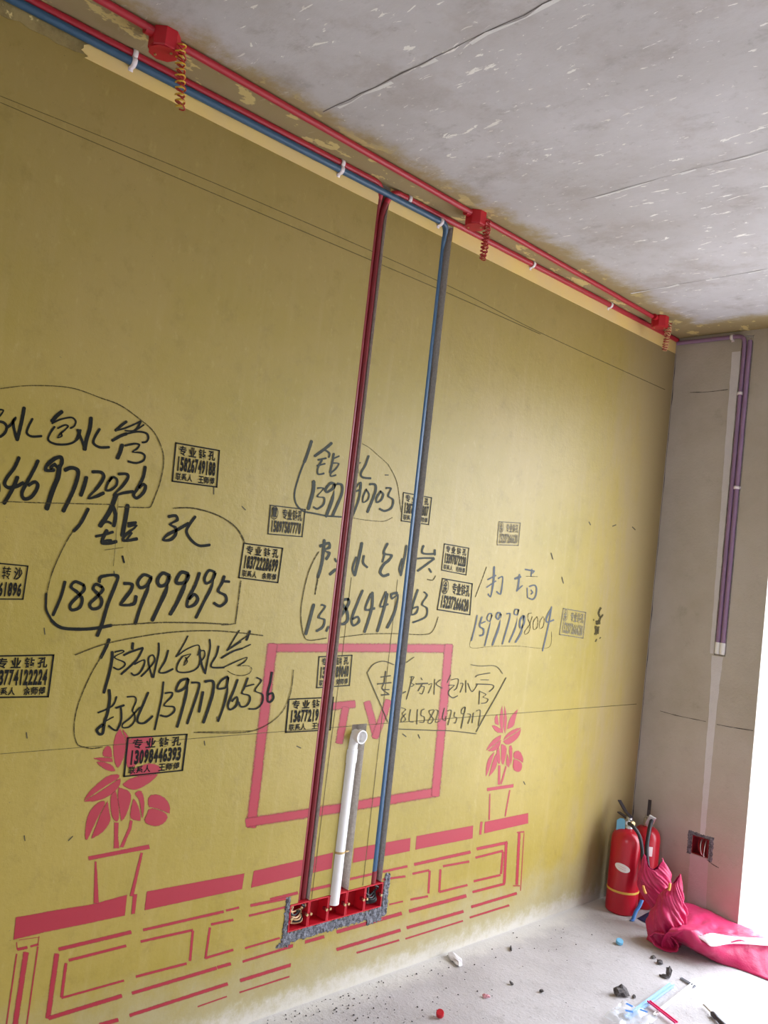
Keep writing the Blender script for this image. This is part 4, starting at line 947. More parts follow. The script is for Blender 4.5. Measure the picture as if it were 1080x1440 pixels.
write('nicks', 'wall_nicks', 'small dark nicks and nail holes scattered over the paint', 0.0009)['kind'] = 'stuff'

GLYPH = {}
def glyph(ch, heavy):
    if (ch, heavy) in GLYPH: return GLYPH[(ch, heavy)]
    c = bpy.data.curves.new('glyph', 'FONT'); c.body = ch; c.resolution_u = 3
    o = bpy.data.objects.new('glyph', c); COL.objects.link(o)
    def shape(off):
        c.offset = off; bpy.context.view_layer.update()
        m = bpy.data.meshes.new_from_object(o.evaluated_get(bpy.context.evaluated_depsgraph_get()))
        use = {}
        for p in m.polygons:
            for e in p.edge_keys: use[e] = use.get(e, 0)+1
        per = sum((m.vertices[a].co-m.vertices[b].co).length for (a, b), n_ in use.items() if n_ == 1)
        return m, sum(p.area for p in m.polygons), per
    me, a0, p0 = shape(0.0)
    for off in (heavy, heavy*0.66, heavy*0.4):          # heaviest outline that still fills cleanly
        m2, a2, p2 = shape(off)
        if a2 > a0+0.72*p0*off: bpy.data.meshes.remove(me); me = m2; break
        bpy.data.meshes.remove(m2)
    vs = [(v.co.x, v.co.y) for v in me.vertices]; fs = [tuple(p.vertices) for p in me.polygons]
    bpy.data.objects.remove(o); bpy.data.curves.remove(c); bpy.data.meshes.remove(me)
    if not vs: GLYPH[(ch, heavy)] = ([], []); return [], []
    x0, x1 = min(v[0] for v in vs), max(v[0] for v in vs); y0, y1 = min(v[1] for v in vs), max(v[1] for v in vs)
    w = max(x1-x0, 0.35 if ch != '1' else 0.3); xc = (x0+x1)/2
    GLYPH[(ch, heavy)] = ([((a-xc)/w+0.5, (b-y0)/max(1e-6, y1-y0)) for a, b in vs], fs); return GLYPH[(ch, heavy)]
def stamp(key, label):
    q, rows, ink = STAMPS[key]; q = [Vector((q[i]/10000, q[i+1]/10000)) for i in range(0, 8, 2)]
    def at(u, v): return tuple((q[0]*(1-u)+q[1]*u)*v+(q[3]*(1-u)+q[2]*u)*(1-v))
    V, F, C = [], [], []
    def poly(uv, faces):
        k = len(V); V.extend(at(*a) for a in uv); C.extend([1.0]*len(uv)); F.extend(tuple(k+i for i in f) for f in faces)
    def bar(u0, v0, u1, v1, n=10):
        uv = []; 
        for i in range(n+1):
            t = i/n
            if u1-u0 > v1-v0: uv += [(u0+(u1-u0)*t, v0), (u0+(u1-u0)*t, v1)]
            else: uv += [(u0, v0+(v1-v0)*t), (u1, v0+(v1-v0)*t)]
        poly(uv, [(2*i, 2*i+1, 2*i+3, 2*i+2) for i in range(n)])
    bw, bh = 0.030, 0.036
    bar(0, 1-bh, 1, 1); bar(0, 0, 1, bh); bar(0, 0, bw, 1); bar(1-bw, 0, 1, 1)
    three = len(rows) == 3
    lay = [(0.69, 0.94), (0.29, 0.66), (0.06, 0.25)] if three else [(0.56, 0.92), (0.09, 0.49)]
    u0, u1 = (0.07, 0.93)
    if key == 's4': u0 = 0.45
    for ri, (txt, (v0, v1)) in enumerate(zip(rows, lay)):
        chars = list(txt); n = len(chars); digits = txt.isdigit(); cw = (u1-u0)/n
        for i, ch in enumerate(chars):
            if ch == ' ': continue
            gv, gf = glyph(ch, 0.045 if digits else 0.028)
            fw = 0.88 if digits else 0.92 if n > 4 else 0.74
            if digits and ch == '1': fw = 0.5
            a = u0+cw*(i+0.5-fw/2); poly([(a+cw*fw*x, v0+(v1-v0)*y) for x, y in gv], gf)
        if len(rows) == 2 and key != 's4' and ri == 0:      # ring around the first character
            cu, cv, ru, rv = u0+cw*0.5, (v0+v1)/2, cw*0.72, (v1-v0)*0.62
            ring = []
            for k in range(25):
                a = 2*math.pi*k/24; ring += [(cu+ru*math.cos(a), cv+rv*math.sin(a)), (cu+ru*0.88*math.cos(a), cv+rv*0.88*math.sin(a))]
            poly(ring, [(2*k, 2*k+1, 2*k+3, 2*k+2) for k in range(24)])
    return mark_object('phone_number_stamp', V, F, C, (('stamp_black', 'stamp_grey', 'stamp_faint')[ink],), [0]*len(F), 0.0015, label)
stamp('s1', 'black stamp with number ending 9188 right of the brushed arch')
stamp('s2', 'grey stamp with ringed character and number ending 7770')
stamp('s3', 'black stamp with number ending 8699')
stamp('s4', 'black stamp cut off by the left edge, ending 1896')
stamp('s5', 'black stamp with number ending 2224 low at the left')
stamp('s6', 'black tilted stamp with number ending 6393 over the red plant')
stamp('s7', 'grey stamp ending 9040 inside the television outline')
stamp('s8', 'black stamp beginning 136772 crossed by the red conduit')
stamp('s9', 'small grey stamp crossed by the blue conduit')
stamp('s10', 'small grey stamp right of the blue conduit')
stamp('s11', 'larger pale grey stamp right of the blue conduit')
stamp('s12', 'small faded stamp high at the right')
stamp('s13', 'faded grey stamp right of the marker note')

# pale strip of skim under the ceiling and the raw plaster left of it
def rough_band(name, mat, y0, y1, z0, z1, x, label, jag0=0.0, jag1=0.0, jz=0.0, n=60, parent=None):
    pts_b = [(y0+(y1-y0)*i/n, z0+(random.uniform(-jz, jz) if jz else 0)) for i in range(n+1)]
    L = [(y0+random.uniform(-jag0, jag0), z0+(z1-z0)*k/10) for k in range(1, 10)] if jag0 else []
    Rr = [(y1+random.uniform(-jag1, jag1), z0+(z1-z0)*k/10) for k in range(1, 10)] if jag1 else []
    poly = pts_b+Rr+[(y1, z1), (y0, z1)]+L[::-1]
    tr = tessellate_polygon([[Vector((a, b, 0)) for a, b in poly]]); nn = len(poly)
    v = [(x, a, b) for a, b in poly]+[(0.0, a, b) for a, b in poly]
    f = [tuple(t) for t in tr]+[(i, (i+1) % nn, nn+(i+1) % nn, nn+i) for i in range(nn)]
    bm = bmesh.new(); bv = [bm.verts.new(q) for q in v]
    for q in f:
        try: bm.faces.new([bv[i] for i in q])
        except ValueError: pass
    bmesh.ops.recalc_face_normals(bm, faces=bm.faces[:])
    for y0_, y1_, z0_, z1_ in CUTS:
        if z1 < z0_ or z0 > z1_ or y1 < y0_ or y0 > y1_ or z1_ < 1: continue
        for pt in ((0, y0_, 0), (0, y1_, 0)):
            bmesh.ops.bisect_plane(bm, geom=bm.verts[:]+bm.edges[:]+bm.faces[:], plane_co=pt, plane_no=(0, 1, 0))
        bmesh.ops.delete(bm, geom=[q for q in bm.faces if y0_ < q.calc_center_median().y < y1_], context='FACES')
    me = bpy.data.meshes.new(name); bm.to_mesh(me); bm.free(); me.materials.append(M[mat])
    o = bpy.data.objects.new(name, me); COL.objects.link(o); o.parent = parent or wall_left; return info(o, label)
rough_band('skim_strip', 'strip', -3.17, -0.004, 2.722, 2.799, 0.0022, 'smooth pale yellow strip of skim under the conduits', jag0=0.012)
rough_band('raw_plaster_strip', 'rough_edge', -4.6, -3.172, 2.728, 2.799, 0.0018, 'rough brown plaster where the yellow strip ends', jag1=0.012, jz=0.006)
# mortar packed round the box row: rough lumpy bands with ragged edges
def mortar(y0, y1, z0, z1, ny, nz, rag):
    v = []; f = []
    for i in range(ny+1):
        for j in range(nz+1):
            y = y0+(y1-y0)*i/ny; z = z0+(z1-z0)*j/nz; edge = i in (0, ny) or j in (0, nz)
            if edge: y += random.uniform(-rag, rag)*(1 if i in (0, ny) else 0.4); z += random.uniform(-rag, rag)*(1 if j in (0, nz) else 0.4)
            x = 0.0008 if edge else 0.002+0.006*noise.noise(Vector((y*60, z*60, 3)))+0.003*random.random()
            v.append((max(x, 0.0007), y, z))
    for i in range(ny):
        for j in range(nz): a = i*(nz+1)+j; f.append((a, a+nz+1, a+nz+2, a+1))
    return v, f
g = G()
g.add(*mortar(-2.166, -1.70, 0.222, 0.256, 110, 9, 0.005)); g.add(*mortar(-2.168, -2.150, 0.226, 0.372, 8, 40, 0.004)); g.add(*mortar(-1.720, -1.692, 0.222, 0.372, 9, 40, 0.005))
g.add(*mortar(-1.79, -1.715, 0.205, 0.228, 22, 6, 0.008)); g.add(*mortar(-2.185, -2.13, 0.214, 0.230, 18, 5, 0.008))
o = g.build('mortar_surround', 'mortar', wall_left); info(o, 'rough grey mortar packed round the row of red boxes')

# marks and filler on the back wall
def back_patch(name, mat, pts, y, label):
    n = len(pts); L = []
    for i in range(n-1):
        (l0, r0, z0), (l1, r1, z1) = pts[i], pts[i+1]
        m = max(2, int(abs(z1-z0)/0.025))
        for k in range(m): t = k/m; L.append((l0+(l1-l0)*t+random.uniform(-.0015, .0015), r0+(r1-r0)*t+random.uniform(-.0015, .0015), z0+(z1-z0)*t))
    L.append(pts[-1]); v = []; 
    for l, r, z in L: v += [(l, y, z), (r, y, z)]
    o = link_mesh(name, v, [(2*i, 2*i+2, 2*i+3, 2*i+1) for i in range(len(L)-1)], M[mat], wall_back); return info(o, label)
back_patch('filler_stripe', 'patch', [(0.300, 0.344, 2.70), (0.308, 0.344, 2.2), (0.320, 0.344, 1.6), (0.326, 0.344, 1.23)], -0.0010, 'pale filler stripe left of the purple-tinted conduits')
back_patch('filler_stripe', 'patch', [(0.335, 0.392, 1.222), (0.344, 0.386, 1.09), (0.348, 0.383, 0.80), (0.357, 0.382, 0.375)], -0.0010, 'pale narrowing filler stripe between the purple-tinted conduits and the socket box')
back_patch('filler_stripe', 'patch_pink', [(0.318, 0.406, 0.283), (0.321, 0.412, 0.15), (0.325, 0.42, 0.0)], -0.0010, 'pinkish filler stripe below the socket box')
def back_line(name, pts, w, label):
    c = crv(pts, 6); v = []; C = []
    for i, q in enumerate(c):
        ww = w*random.uniform(0.4, 1.2); v += [(q[0], -0.0014, q[1]+ww), (q[0], -0.0014, q[1]-ww)]
    o = link_mesh(name, v, [(2*i, 2*i+1, 2*i+3, 2*i+2) for i in range(len(c)-1)], M['crumb'], wall_back); return info(o, label)
back_line('scratch_line', [(0.10, 0.908), (0.2, 0.904), (0.336, 0.907)], 0.0016, 'thin dark line low on the grey wall, left of the filler')
back_line('scratch_line', [(0.39, 0.905), (0.47, 0.908), (0.560, 0.914)], 0.0016, 'thin dark line low on the grey wall, right of the filler')
back_line('scratch_line', [(0.10, 2.512), (0.2, 2.509), (0.296, 2.514)], 0.0018, 'thin dark line high on the grey wall')
back_line('scratch_line', [(0.40, 0.280), (0.43, 0.268), (0.46, 0.262)], 0.002, 'short scratch right of the socket box')
g = G()
for (l, r, b, t) in ((0.300, 0.322, 0.276, 0.385), (0.405, 0.425, 0.276, 0.388), (0.300, 0.425, 0.371, 0.386)):
    ny, nz = max(3, int((r-l)/0.006)), max(3, int((t-b)/0.006)); v, f = mortar(l, r, b, t, ny, nz, 0.003)
    g.add([(q[1], -q[0]*0.6, q[2]) for q in v], [tuple(reversed(q)) for q in f])
info(g.build('mortar_surround', 'mortar', wall_back), 'rough grey mortar round the single socket box')
# corner crack
g = G(); v = []
for i in range(90):
    z = 0.05+i*2.7/90; w = 0.0008+0.0035*max(0, noise.noise(Vector((z*9, 1, 1)))); v += [(0.004, -0.0012, z), (0.004+w*2.2, -0.0012, z)]
g.add(v, [(2*i, 2*i+2, 2*i+3, 2*i+1) for i in range(89)]); info(g.build('corner_crack', 'crumb', wall_back), 'dark ragged crack running up the corner')

# ------------------------------------------------------------------ conduits, boxes, clips
def pipe(name, pts, r, mat, label, cat='pipe', group=None, rad=0.06, extra=None):
    g = G(); g.tube(bend(pts, rad), r, 14); o = g.build(name, mat, None, True); return info(o, label, cat, group)
def chased(pts, split, r, mat, mat2, label, part_label, r2):
    """a conduit along the wall top and its drop in the chase, as two meshes; on the red ones mat2 has chase shade painted in"""
    root = thing('electrical_conduit', pts[1], label, 'pipe'); path = bend(pts, 0.05, 8)
    k = split; g = G(); g.tube(path[:k+1], r, 14); hang(g.build('horizontal_run', mat, None, True), root)
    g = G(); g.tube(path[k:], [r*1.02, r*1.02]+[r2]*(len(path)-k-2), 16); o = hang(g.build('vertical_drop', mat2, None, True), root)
    if part_label: info(o, part_label)
    return root
blue = chased([(0.013,-4.7,2.768), (0.013,-1.776,2.767), (-0.022,-1.769,2.70), (-0.017,-1.768,0.352)], 9, 0.0115, 'blue_pipe', 'blue_pipe', 'blue conduit along the wall top, turning down to the row of red boxes', None, 0.0155)
g = G(); g.lathe([(0.0168,-0.016),(0.0168,0.022),(0.0178,0.022),(0.0178,0.027)], (-0.017,-1.768,0.362), 16); o = hang(g.build('coupling', 'dark_red', None, True), blue); info(o, 'red coupling at the foot of the blue conduit')
chased([(0.011,-4.7,2.789), (0.011,-2.112,2.789), (-0.020,-2.103,2.71), (-0.022,-2.1035,0.347)], 10, 0.0112, 'red_pipe', 'dark_red', 'red conduit along the wall top from the left, turning down the left chase', 'red drop with chase shade in its colour', 0.0114)
chased([(0.011,-0.012,2.788), (0.011,-2.066,2.788), (-0.018,-2.080,2.71), (-0.021,-2.0800,0.347)], 10, 0.0112, 'red_pipe', 'dark_red', 'red conduit from the corner along the wall top, turning down the left chase', 'red drop with chase shade in its colour', 0.0114)
JB = [(0.155,-3.03), (0.122,-1.745), (0.106,-0.365)]
CE = lambda y: 0.085+(-y)*0.0245
pipe('ceiling_conduit', [(CE(-4.7),-4.7,2.788), (CE(-3.07),-3.068,2.788)], 0.0105, 'red_pipe', 'red ceiling conduit left of the first junction box')
pipe('ceiling_conduit', [(CE(-2.99),-2.992,2.788), (CE(-1.78),-1.783,2.788)], 0.0105, 'red_pipe', 'red ceiling conduit between the first and the middle junction box')
pipe('ceiling_conduit', [(CE(-1.71),-1.707,2.788), (CE(-0.40),-0.403,2.788)], 0.0105, 'red_pipe', 'red ceiling conduit between the middle and the corner junction box')
pipe('wall_conduit', [(0.012,-0.012,2.772), (0.362,-0.012,2.772), (0.362,-0.004,2.69), (0.362,-0.004,1.285)], 0.0105, 'flare_tinted_pipe', 'red conduit tinted purple for lens flare, along the grey wall top, turning down, left of a pair', 'pipe', rad=0.06)
pipe('wall_conduit', [(0.3865,-0.004,2.748), (0.3865,-0.004,1.285)], 0.0105, 'flare_tinted_pipe', 'straight red conduit tinted purple for lens flare, on the grey wall, right of a pair')
for n_, x in (('left', 0.362), ('right', 0.3865)):
    g = G(); g.lathe([(0.0125,0),(0.0125,0.05),(0.0118,0.055)], (x,-0.004,1.233), 16)
    info(g.build('pipe_end', 'white_plastic', None, True), f'white socket end under the {n_} purple conduit', 'pipe fitting', 'white ends of the purple conduits')

def junction_box(xy, mats2, label, coil_dx, coil_len):
    t = thing('junction_box', (xy[0], xy[1], 2.8), label, 'junction box', 'red ceiling junction boxes')
    g = G(); seg = 8; R = 0.040
    prof = [(R*0.985,0.0),(R,-0.004),(R,-0.046),(R*0.96,-0.050),(R*0.90,-0.050),(R*0.90,-0.006)]
    v = []; f = []
    for r, z in prof:
        for k in range(seg):
            a = 2*math.pi*(k+0.5)/seg; v.append((xy[0]+r*math.cos(a), xy[1]+r*math.sin(a), 2.7995+z))
    for i in range(len(prof)-1):
        for k in range(seg): a, b = i*seg+k, i*seg+(k+1) % seg; f.append((a, a+seg, b+seg, b))
    f.append(tuple(range((len(prof)-1)*seg, len(prof)*seg))); g.add(v, f); hang(g.build('box_body', 'red_box'), t)
    g = G(); v = []; 
    g.lathe([(0.0001,-0.002),(R*0.97,-0.002),(R*0.97,0.0),(0.0001,0.0)], (xy[0], xy[1], 2.7995-0.051), 8); cover = hang(g.build('cover', 'red_box'), t)
    for s in (-1, 1):
        g = G(); g.lathe([(0.0135,-0.012),(0.0135,0.012)], (0, 0, 0), 16); o = g.build('pipe_socket', 'red_box', None, True)
        o.rotation_euler = (math.pi/2, 0, 0); o.location = (xy[0], xy[1]+s*0.045, 2.786); hang(o, t)
        g = G(); g.lathe([(0.0035,-0.0035),(0.0035,0.0)], (xy[0]+s*0.02, xy[1]+s*0.012, 2.7475), 10); hang(g.build('screw', 'brass'), cover)
    # pigtail of coiled wires pushed out of the box
    x0, y0, z0 = xy[0]+0.035, xy[1]+0.028, 2.772
    for ph, mat, lab in ((0, mats2[0], None), (math.pi*0.9, mats2[1], None)):
        turns = 10; n = turns*16; pts = [(x0-0.02, y0-0.01, z0), (x0-0.005, y0-0.004, z0+0.002)]
        for i in range(n+1):
            u = i/n; a = 2*math.pi*turns*u+ph; r = 0.0115+0.0045*noise.noise(Vector((u*11, ph, xy[1])))
            pts.append((x0+r*math.cos(a)+coil_dx[0]*u+0.004*noise.noise(Vector((u*7, 3, ph))), y0+r*math.sin(a)+coil_dx[1]*u+0.004*noise.noise(Vector((u*7, 9, ph))), z0-0.004-coil_len*u+0.005*math.sin(a+1.3*ph)+0.004*noise.noise(Vector((u*17, 1, ph)))))
        g = G(); g.tube(pts, 0.0021, 6); o = hang(g.build('wire_coil', mat, None, True), t); info(o, {'wire_yellow': 'yellow coiled wire', 'wire_red': 'red coiled wire', 'wire_tan': 'tan coiled wire'}[mat])
    return t
junction_box(JB[0], ('wire_yellow', 'wire_red'), 'red octagonal ceiling box with coiled wires nearest the top left of the picture', (0.0, 0.02), 0.155)
junction_box(JB[1], ('wire_red', 'wire_red'), 'red octagonal ceiling box with coiled wires above the blue chase', (-0.005, 0.0), 0.135)
junction_box(JB[2], ('wire_red', 'wire_tan'), 'red octagonal ceiling box with coiled wires by the corner', (-0.03, 0.03), 0.115)

def clip(y, zs, label, axis='wall', x=0.0, strap=0.014):
    g = G()
    for z in zs:
        pts = []
        for k in range(13):
            a = math.pi*k/12-math.pi/2
            pts.append((math.cos(a), math.sin(a)))
        r = 0.0128
        for wdt in (1,):
            v = []; f = []
            P2 = [(-0.011, -1.0)]+[(c*1.0, s) for c, s in pts]
            prof = [(0.0008, z-r-0.010), (0.0008, z-r)]+[(0.0105+r*c if c > 0.05 else 0.004, z+r*s) for c, s in pts]+[(0.0008, z+r), (0.0008, z+r+0.004)]
            for px_, pz in prof:
                for s in (-1, 1): v.append((px_, y+s*strap/2, pz))
            n = len(prof); f = [(2*i, 2*i+1, 2*i+3, 2*i+2) for i in range(n-1)]
            if axis == 'back': v = [(q[2], -q[0], q[1]) for q in v]      # on the back wall the profile lies flat
            if axis == 'backtop': v = [(q[1], -q[0], q[2]) for q in v]
            g.add(v, f)
    o = g.build('pipe_clip', 'clip', None, True); md = o.modifiers.new('thick', 'SOLIDIFY'); md.thickness = 0.0022; md.offset = 1
    return info(o, label, 'pipe clip', 'plastic saddle clips on the conduits')
clip(-3.045, (2.768, 2.789), 'white double clip holding blue and red conduits near the top left corner')
clip(-2.302, (2.768, 2.789), 'white double clip holding blue and red conduits left of the red chase')
clip(-1.985, (2.788,), 'white single clip on the red conduit just right of the red chase')
clip(-1.815, (2.767,), 'white single clip on the blue conduit by the bend')
clip(-1.252, (2.788,), 'white single clip on the red conduit halfway to the corner')
clip(-0.655, (2.788,), 'white single clip on the red conduit near the corner box')
clip(0.300 and 2.772 and 0.300, (2.772,), 'white clip on the horizontal purple-tinted conduit', 'backtop')
clip(2.488, (0.362,), 'upper white clip on the upright left purple-tinted conduit', 'back')
clip(2.03, (0.3865,), 'lower white clip on the upright right purple-tinted conduit', 'back')

# white drain pipe in its chase
t = thing('drain_pipe', (-0.004,-1.955,0.30), 'white plastic drain pipe with elbow between the two chases, standing into the red boxes', 'pipe')
g = G(); g.tube([(-0.004,-1.956,0.312), (-0.004,-1.956,0.318), (-0.004,-1.954,0.60), (-0.004,-1.951,0.80)], 0.0212, 24); hang(g.build('pipe_body', 'white_plastic', None, True), t)
g = G(); g.lathe([(0.0232,0),(0.0232,0.045),(0.0200,0.047)], (-0.004,-1.951,0.795), 24); hang(g.build('collar', 'white_plastic', None, True), t)
g = G()
el = bend([(-0.004,-1.951,0.835), (-0.004,-1.946,0.888), (0.026,-1.940,0.888)], 0.032, 8); g.tube(el, 0.0200, 24, cap=False)
g.add([], [])
g.lathe([(0.0200,-0.006),(0.0236,-0.004),(0.0236,0.012),(0.0200,0.012),(0.0195,-0.028),(0.0001,-0.028)], (0.022,-1.940,0.888), 28, axis='X'); hang(g.build('elbow', 'white_plastic', None, True), t)
g = G(); g.lathe([(0.0213,0),(0.0226,0.001),(0.0226,0.007),(0.0213,0.008)], (-0.004,-1.955,0.485), 24); g.box((0.002,-1.936,0.487),(0.012,-1.922,0.491)); hang(g.build('wire_tie', 'brass', None, True), t)

# row of five red boxes
def switch_box(y0, y1, label, wires=None):
    z0, z1 = 0.258, 0.345; d = 0.047
    t = thing('switch_box', (0, (y0+y1)/2, z0), label, 'electrical box', 'red boxes in a row at the foot of the wall')
    g = G(); w = 0.0035; xf = 0.0035
    g.box((-d, y0, z0), (-d+0.002, y1, z1)); g.box((-d, y0, z0), (xf, y0+w, z1)); g.box((-d, y1-w, z0), (xf, y1, z1)); g.box((-d, y0+w, z0), (xf, y1-w, z0+w)); g.box((-d, y0+w, z1-w), (xf, y1-w, z1))
    hang(g.build('box_body', 'red_box', None, False), t)
    for y, s in ((y0+w, 1), (y1-w, -1)):
        g = G(); g.box((-0.012, min(y, y+s*0.007), (z0+z1)/2-0.005), (0.001, max(y, y+s*0.007), (z0+z1)/2+0.005)); lug = hang(g.build('lug', 'dark_red'), t)
        g = G(); g.lathe([(0.0032,0.0),(0.0032,0.006),(0.0046,0.006),(0.0046,0.0085)], (0.0005, y+s*0.0038, (z0+z1)/2), 12, axis='X'); hang(g.build('screw', 'brass', None, True), lug)
    if wires:
        for k in range(wires[1]):
            mat = wires[0][k % len(wires[0])]; yc = (y0+y1)/2; zc = z0+0.030+0.008*k; a0 = random.uniform(0, 1.0)
            pts = [(-0.044, yc-0.012, z1-0.006), (-0.02, yc-0.018+0.004*k, zc+0.028)]
            for i in range(9):
                a = a0+i*math.pi*1.5/8; pts.append((-0.012+0.008*math.sin(a*2+k), yc+(0.022+0.002*k)*math.cos(a+2.0), zc+0.016*math.sin(a+2.0)))
            g = G(); g.tube(crv(pts, 5), 0.0032 if mat != 'wire_tan' else 0.0026, 8); hang(g.build('wire', mat, None, True), t)
    return t
Y = [-2.1485, -2.0665, -1.9815, -1.8985, -1.8105, -1.7265]
switch_box(Y[0], Y[1]-0.002, 'red box at the left end of the row, stuffed with tan and black wires', (('wire_tan', 'wire_black', 'wire_tan', 'wire_tan', 'wire_black'), 6))
switch_box(Y[1], Y[2]-0.002, 'empty red box, second from the left of the row')
switch_box(Y[2], Y[3]-0.002, 'red box in the middle of the row, under the white pipe')
switch_box(Y[3], Y[4]-0.002, 'empty red box, second from the right of the row')
switch_box(Y[4], Y[5], 'red box at the right end of the row, with thick black cables', (('wire_black',), 5))
# socket box in the back wall
t = thing('socket_box', (0.3635, 0.0, 0.29), 'single red socket box in the grey wall with loose wires', 'electrical box')
g = G(); a, b, c, d = 0.324, 0.403, 0.287, 0.370; w = 0.0035
g.box((a, 0.045, c), (b, 0.047, d)); g.box((a, -0.003, c), (a+w, 0.046, d)); g.box((b-w, -0.003, c), (b, 0.046, d)); g.box((a+w, -0.003, c), (b-w, 0.046, c+w)); g.box((a+w, -0.003, d-w), (b-w, 0.046, d)); hang(g.build('box_body', 'dark_red'), t)
for k in range(4):
    pts = [(0.345+0.01*k, 0.04, 0.36), (0.35+0.011*k, 0.012, 0.352), (0.36+0.01*k, -0.012, 0.332), (0.372+0.006*k, -0.014, 0.306-0.004*k), (0.38+0.003*k, 0.0, 0.292)]
    g = G(); g.tube(crv(pts, 6), 0.0016, 7); hang(g.build('wire', ('wire_red', 'white_plastic', 'wire_red', 'white_plastic')[k], None, True), t)

# ------------------------------------------------------------------ fire extinguishers
def extinguisher(c, R, hs, label, front, yaw, sticker=True, tag=True, band=True):
    t = thing('fire_extinguisher', (c[0], c[1], 0), label, 'fire extinguisher')
    cx, cy = c; V = lambda a, r, z: (cx+r*math.cos(a), cy+r*math.sin(a), z)
    g = G(); prof = [(R*0.90,0.0),(R*0.985,0.006),(R,0.016),(R,hs-0.055)]
    for k in range(1, 10):
        a = math.pi/2*k/9; prof.append((0.022+(R-0.022)*math.cos(a), hs-0.055+0.055*math.sin(a)))
    prof += [(0.020, hs+0.012)]
    g.lathe(prof, (cx, cy, 0), 40); hang(g.build('cylinder', 'ext_red', None, True), t)
    g = G(); g.lathe([(0.0235,0),(0.0235,0.012),(0.019,0.014),(0.019,0.034),(0.014,0.036),(0.014,0.05)], (cx, cy, hs+0.004), 20); g.tube([V(front, 0.012, hs+0.034), V(front, 0.044, hs+0.034)], 0.009, 12); g.tube([V(front+math.pi, 0.01, hs+0.03), V(front+math.pi, 0.03, hs+0.03)], 0.008, 12)
    valve = hang(g.build('valve', 'chrome', None, True), t)
    g = G(); g.lathe([(0.0125,0),(0.0125,0.010)], (0, 0, 0), 18); o = g.build('gauge', 'brass', None, True); o.rotation_euler = (0, math.pi/2, front+0.9); o.location = V(front+0.9, 0.018, hs+0.028); hang(o, valve)
    # squeeze handles
    ca, sa = math.cos(yaw), math.sin(yaw)
    def lever(z0, z1, ln, back):
        g = G(); v = []; prof = [(-back, 0), (ln*0.35, z1*0.25), (ln*0.7, z1*0.65), (ln, z1)]
        for s_, z in prof:
            for o_ in (-0.008, 0.008): v.append((cx+ca*s_-sa*o_, cy+sa*s_+ca*o_, z0+z))
        g.add(v, [(2*i, 2*i+1, 2*i+3, 2*i+2) for i in range(3)]); o = hang(g.build('handle', 'dark_metal'), t)
        md = o.modifiers.new('thick', 'SOLIDIFY'); md.thickness = 0.005
    lever(hs+0.052, 0.045, 0.105, 0.018); lever(hs+0.038, 0.004, 0.10, 0.014)
    if band:
        g = G(); g.lathe([(R+0.0003,0),(R+0.0014,0.001),(R+0.0014,0.009),(R+0.0003,0.010)], (cx, cy, 0.098), 40); info(hang(g.build('band', 'yellow_band', None, True), t), 'thin yellow band')
    if sticker:
        def oval(rx, rz, r, mat, name, z=0.215, a0=None, tilt=0.22):
            a0 = front if a0 is None else a0; v = []; n = 36; nr = 8
            for q_ in range(1, nr+1):
                for k in range(n):
                    q = 2*math.pi*k/n; u = rx*math.cos(q)*q_/nr; w_ = rz*math.sin(q)*q_/nr; uu = u*math.cos(tilt)+w_*math.sin(tilt); ww = -u*math.sin(tilt)+w_*math.cos(tilt)
                    v.append(V(a0+uu/R, r, z+ww))
            fc = [tuple(range(n))]+[(q_*n+k, q_*n+n+k, q_*n+n+(k+1) % n, q_*n+(k+1) % n) for q_ in range(nr-1) for k in range(n)]
            o = link_mesh(name, v, fc, M[mat], None); hang(o, t); return o
        stk = oval(0.036, 0.018, R+0.0012, 'paper', 'sticker')
        for k, dz in enumerate((0.004, -0.005)):
            ln = oval(0.020, 0.0009, R+0.0018, 'print_pink', 'sticker_line', 0.215+dz); hang(ln, stk)
    if tag:
        a = front-0.95; v = []
        base = Vector(V(a, 0.040, hs-0.012)); side = Vector((math.cos(front-math.pi/2), math.sin(front-math.pi/2), 0)); up = Vector((0.06, 0.02, 1)).normalized()
        q = [(-0.020, 0), (0.018, -0.004), (0.022, 0.045), (0.010, 0.056), (-0.008, 0.058), (-0.016, 0.046)]
        o = link_mesh('tag', [base+side*u+up*w_ for u, w_ in q], [tuple(range(6))], M['tag_blue'], None); hang(o, t); md = o.modifiers.new('thick', 'SOLIDIFY'); md.thickness = 0.0015; info(o, 'light blue card tag')
    return t
FRONT = math.atan2(-3.72, 2.06)          # the sides turned to the room
e1 = extinguisher((0.134,-0.262), 0.0725, 0.378, 'red fire extinguisher with oval sticker and blue tag, in front by the yellow wall', FRONT-0.15, math.radians(150))
e2 = extinguisher((0.148,-0.110), 0.064, 0.372, 'second red fire extinguisher half hidden behind the first one', FRONT, math.radians(118), False, False, False)
def hose(root, pts, r, label=None):
    g = G(); g.tube(crv(pts, 8), r, 12); o = hang(g.build('hose', 'black_rubber', None, True), root); return o
hose(e1, [(0.155,-0.300,0.412), (0.185,-0.312,0.408), (0.212,-0.300,0.375), (0.228,-0.290,0.31), (0.236,-0.288,0.23), (0.238,-0.29,0.15)], 0.0085)
hose(e2, [(0.172,-0.140,0.405), (0.198,-0.170,0.425), (0.214,-0.215,0.39), (0.226,-0.245,0.31), (0.250,-0.258,0.22), (0.262,-0.262,0.17)], 0.0095)
g = G(); g.box((-0.017,-0.004,-0.028),(0.017,0.004,0.028)); o = g.build('nozzle_clip', 'chrome', None, False, 0.003); o.location = (0.196,-0.178,0.420); o.rotation_euler = (0.2, 0.35, 0.45); hang(o, e2); info(o, 'grey plate by the hose')
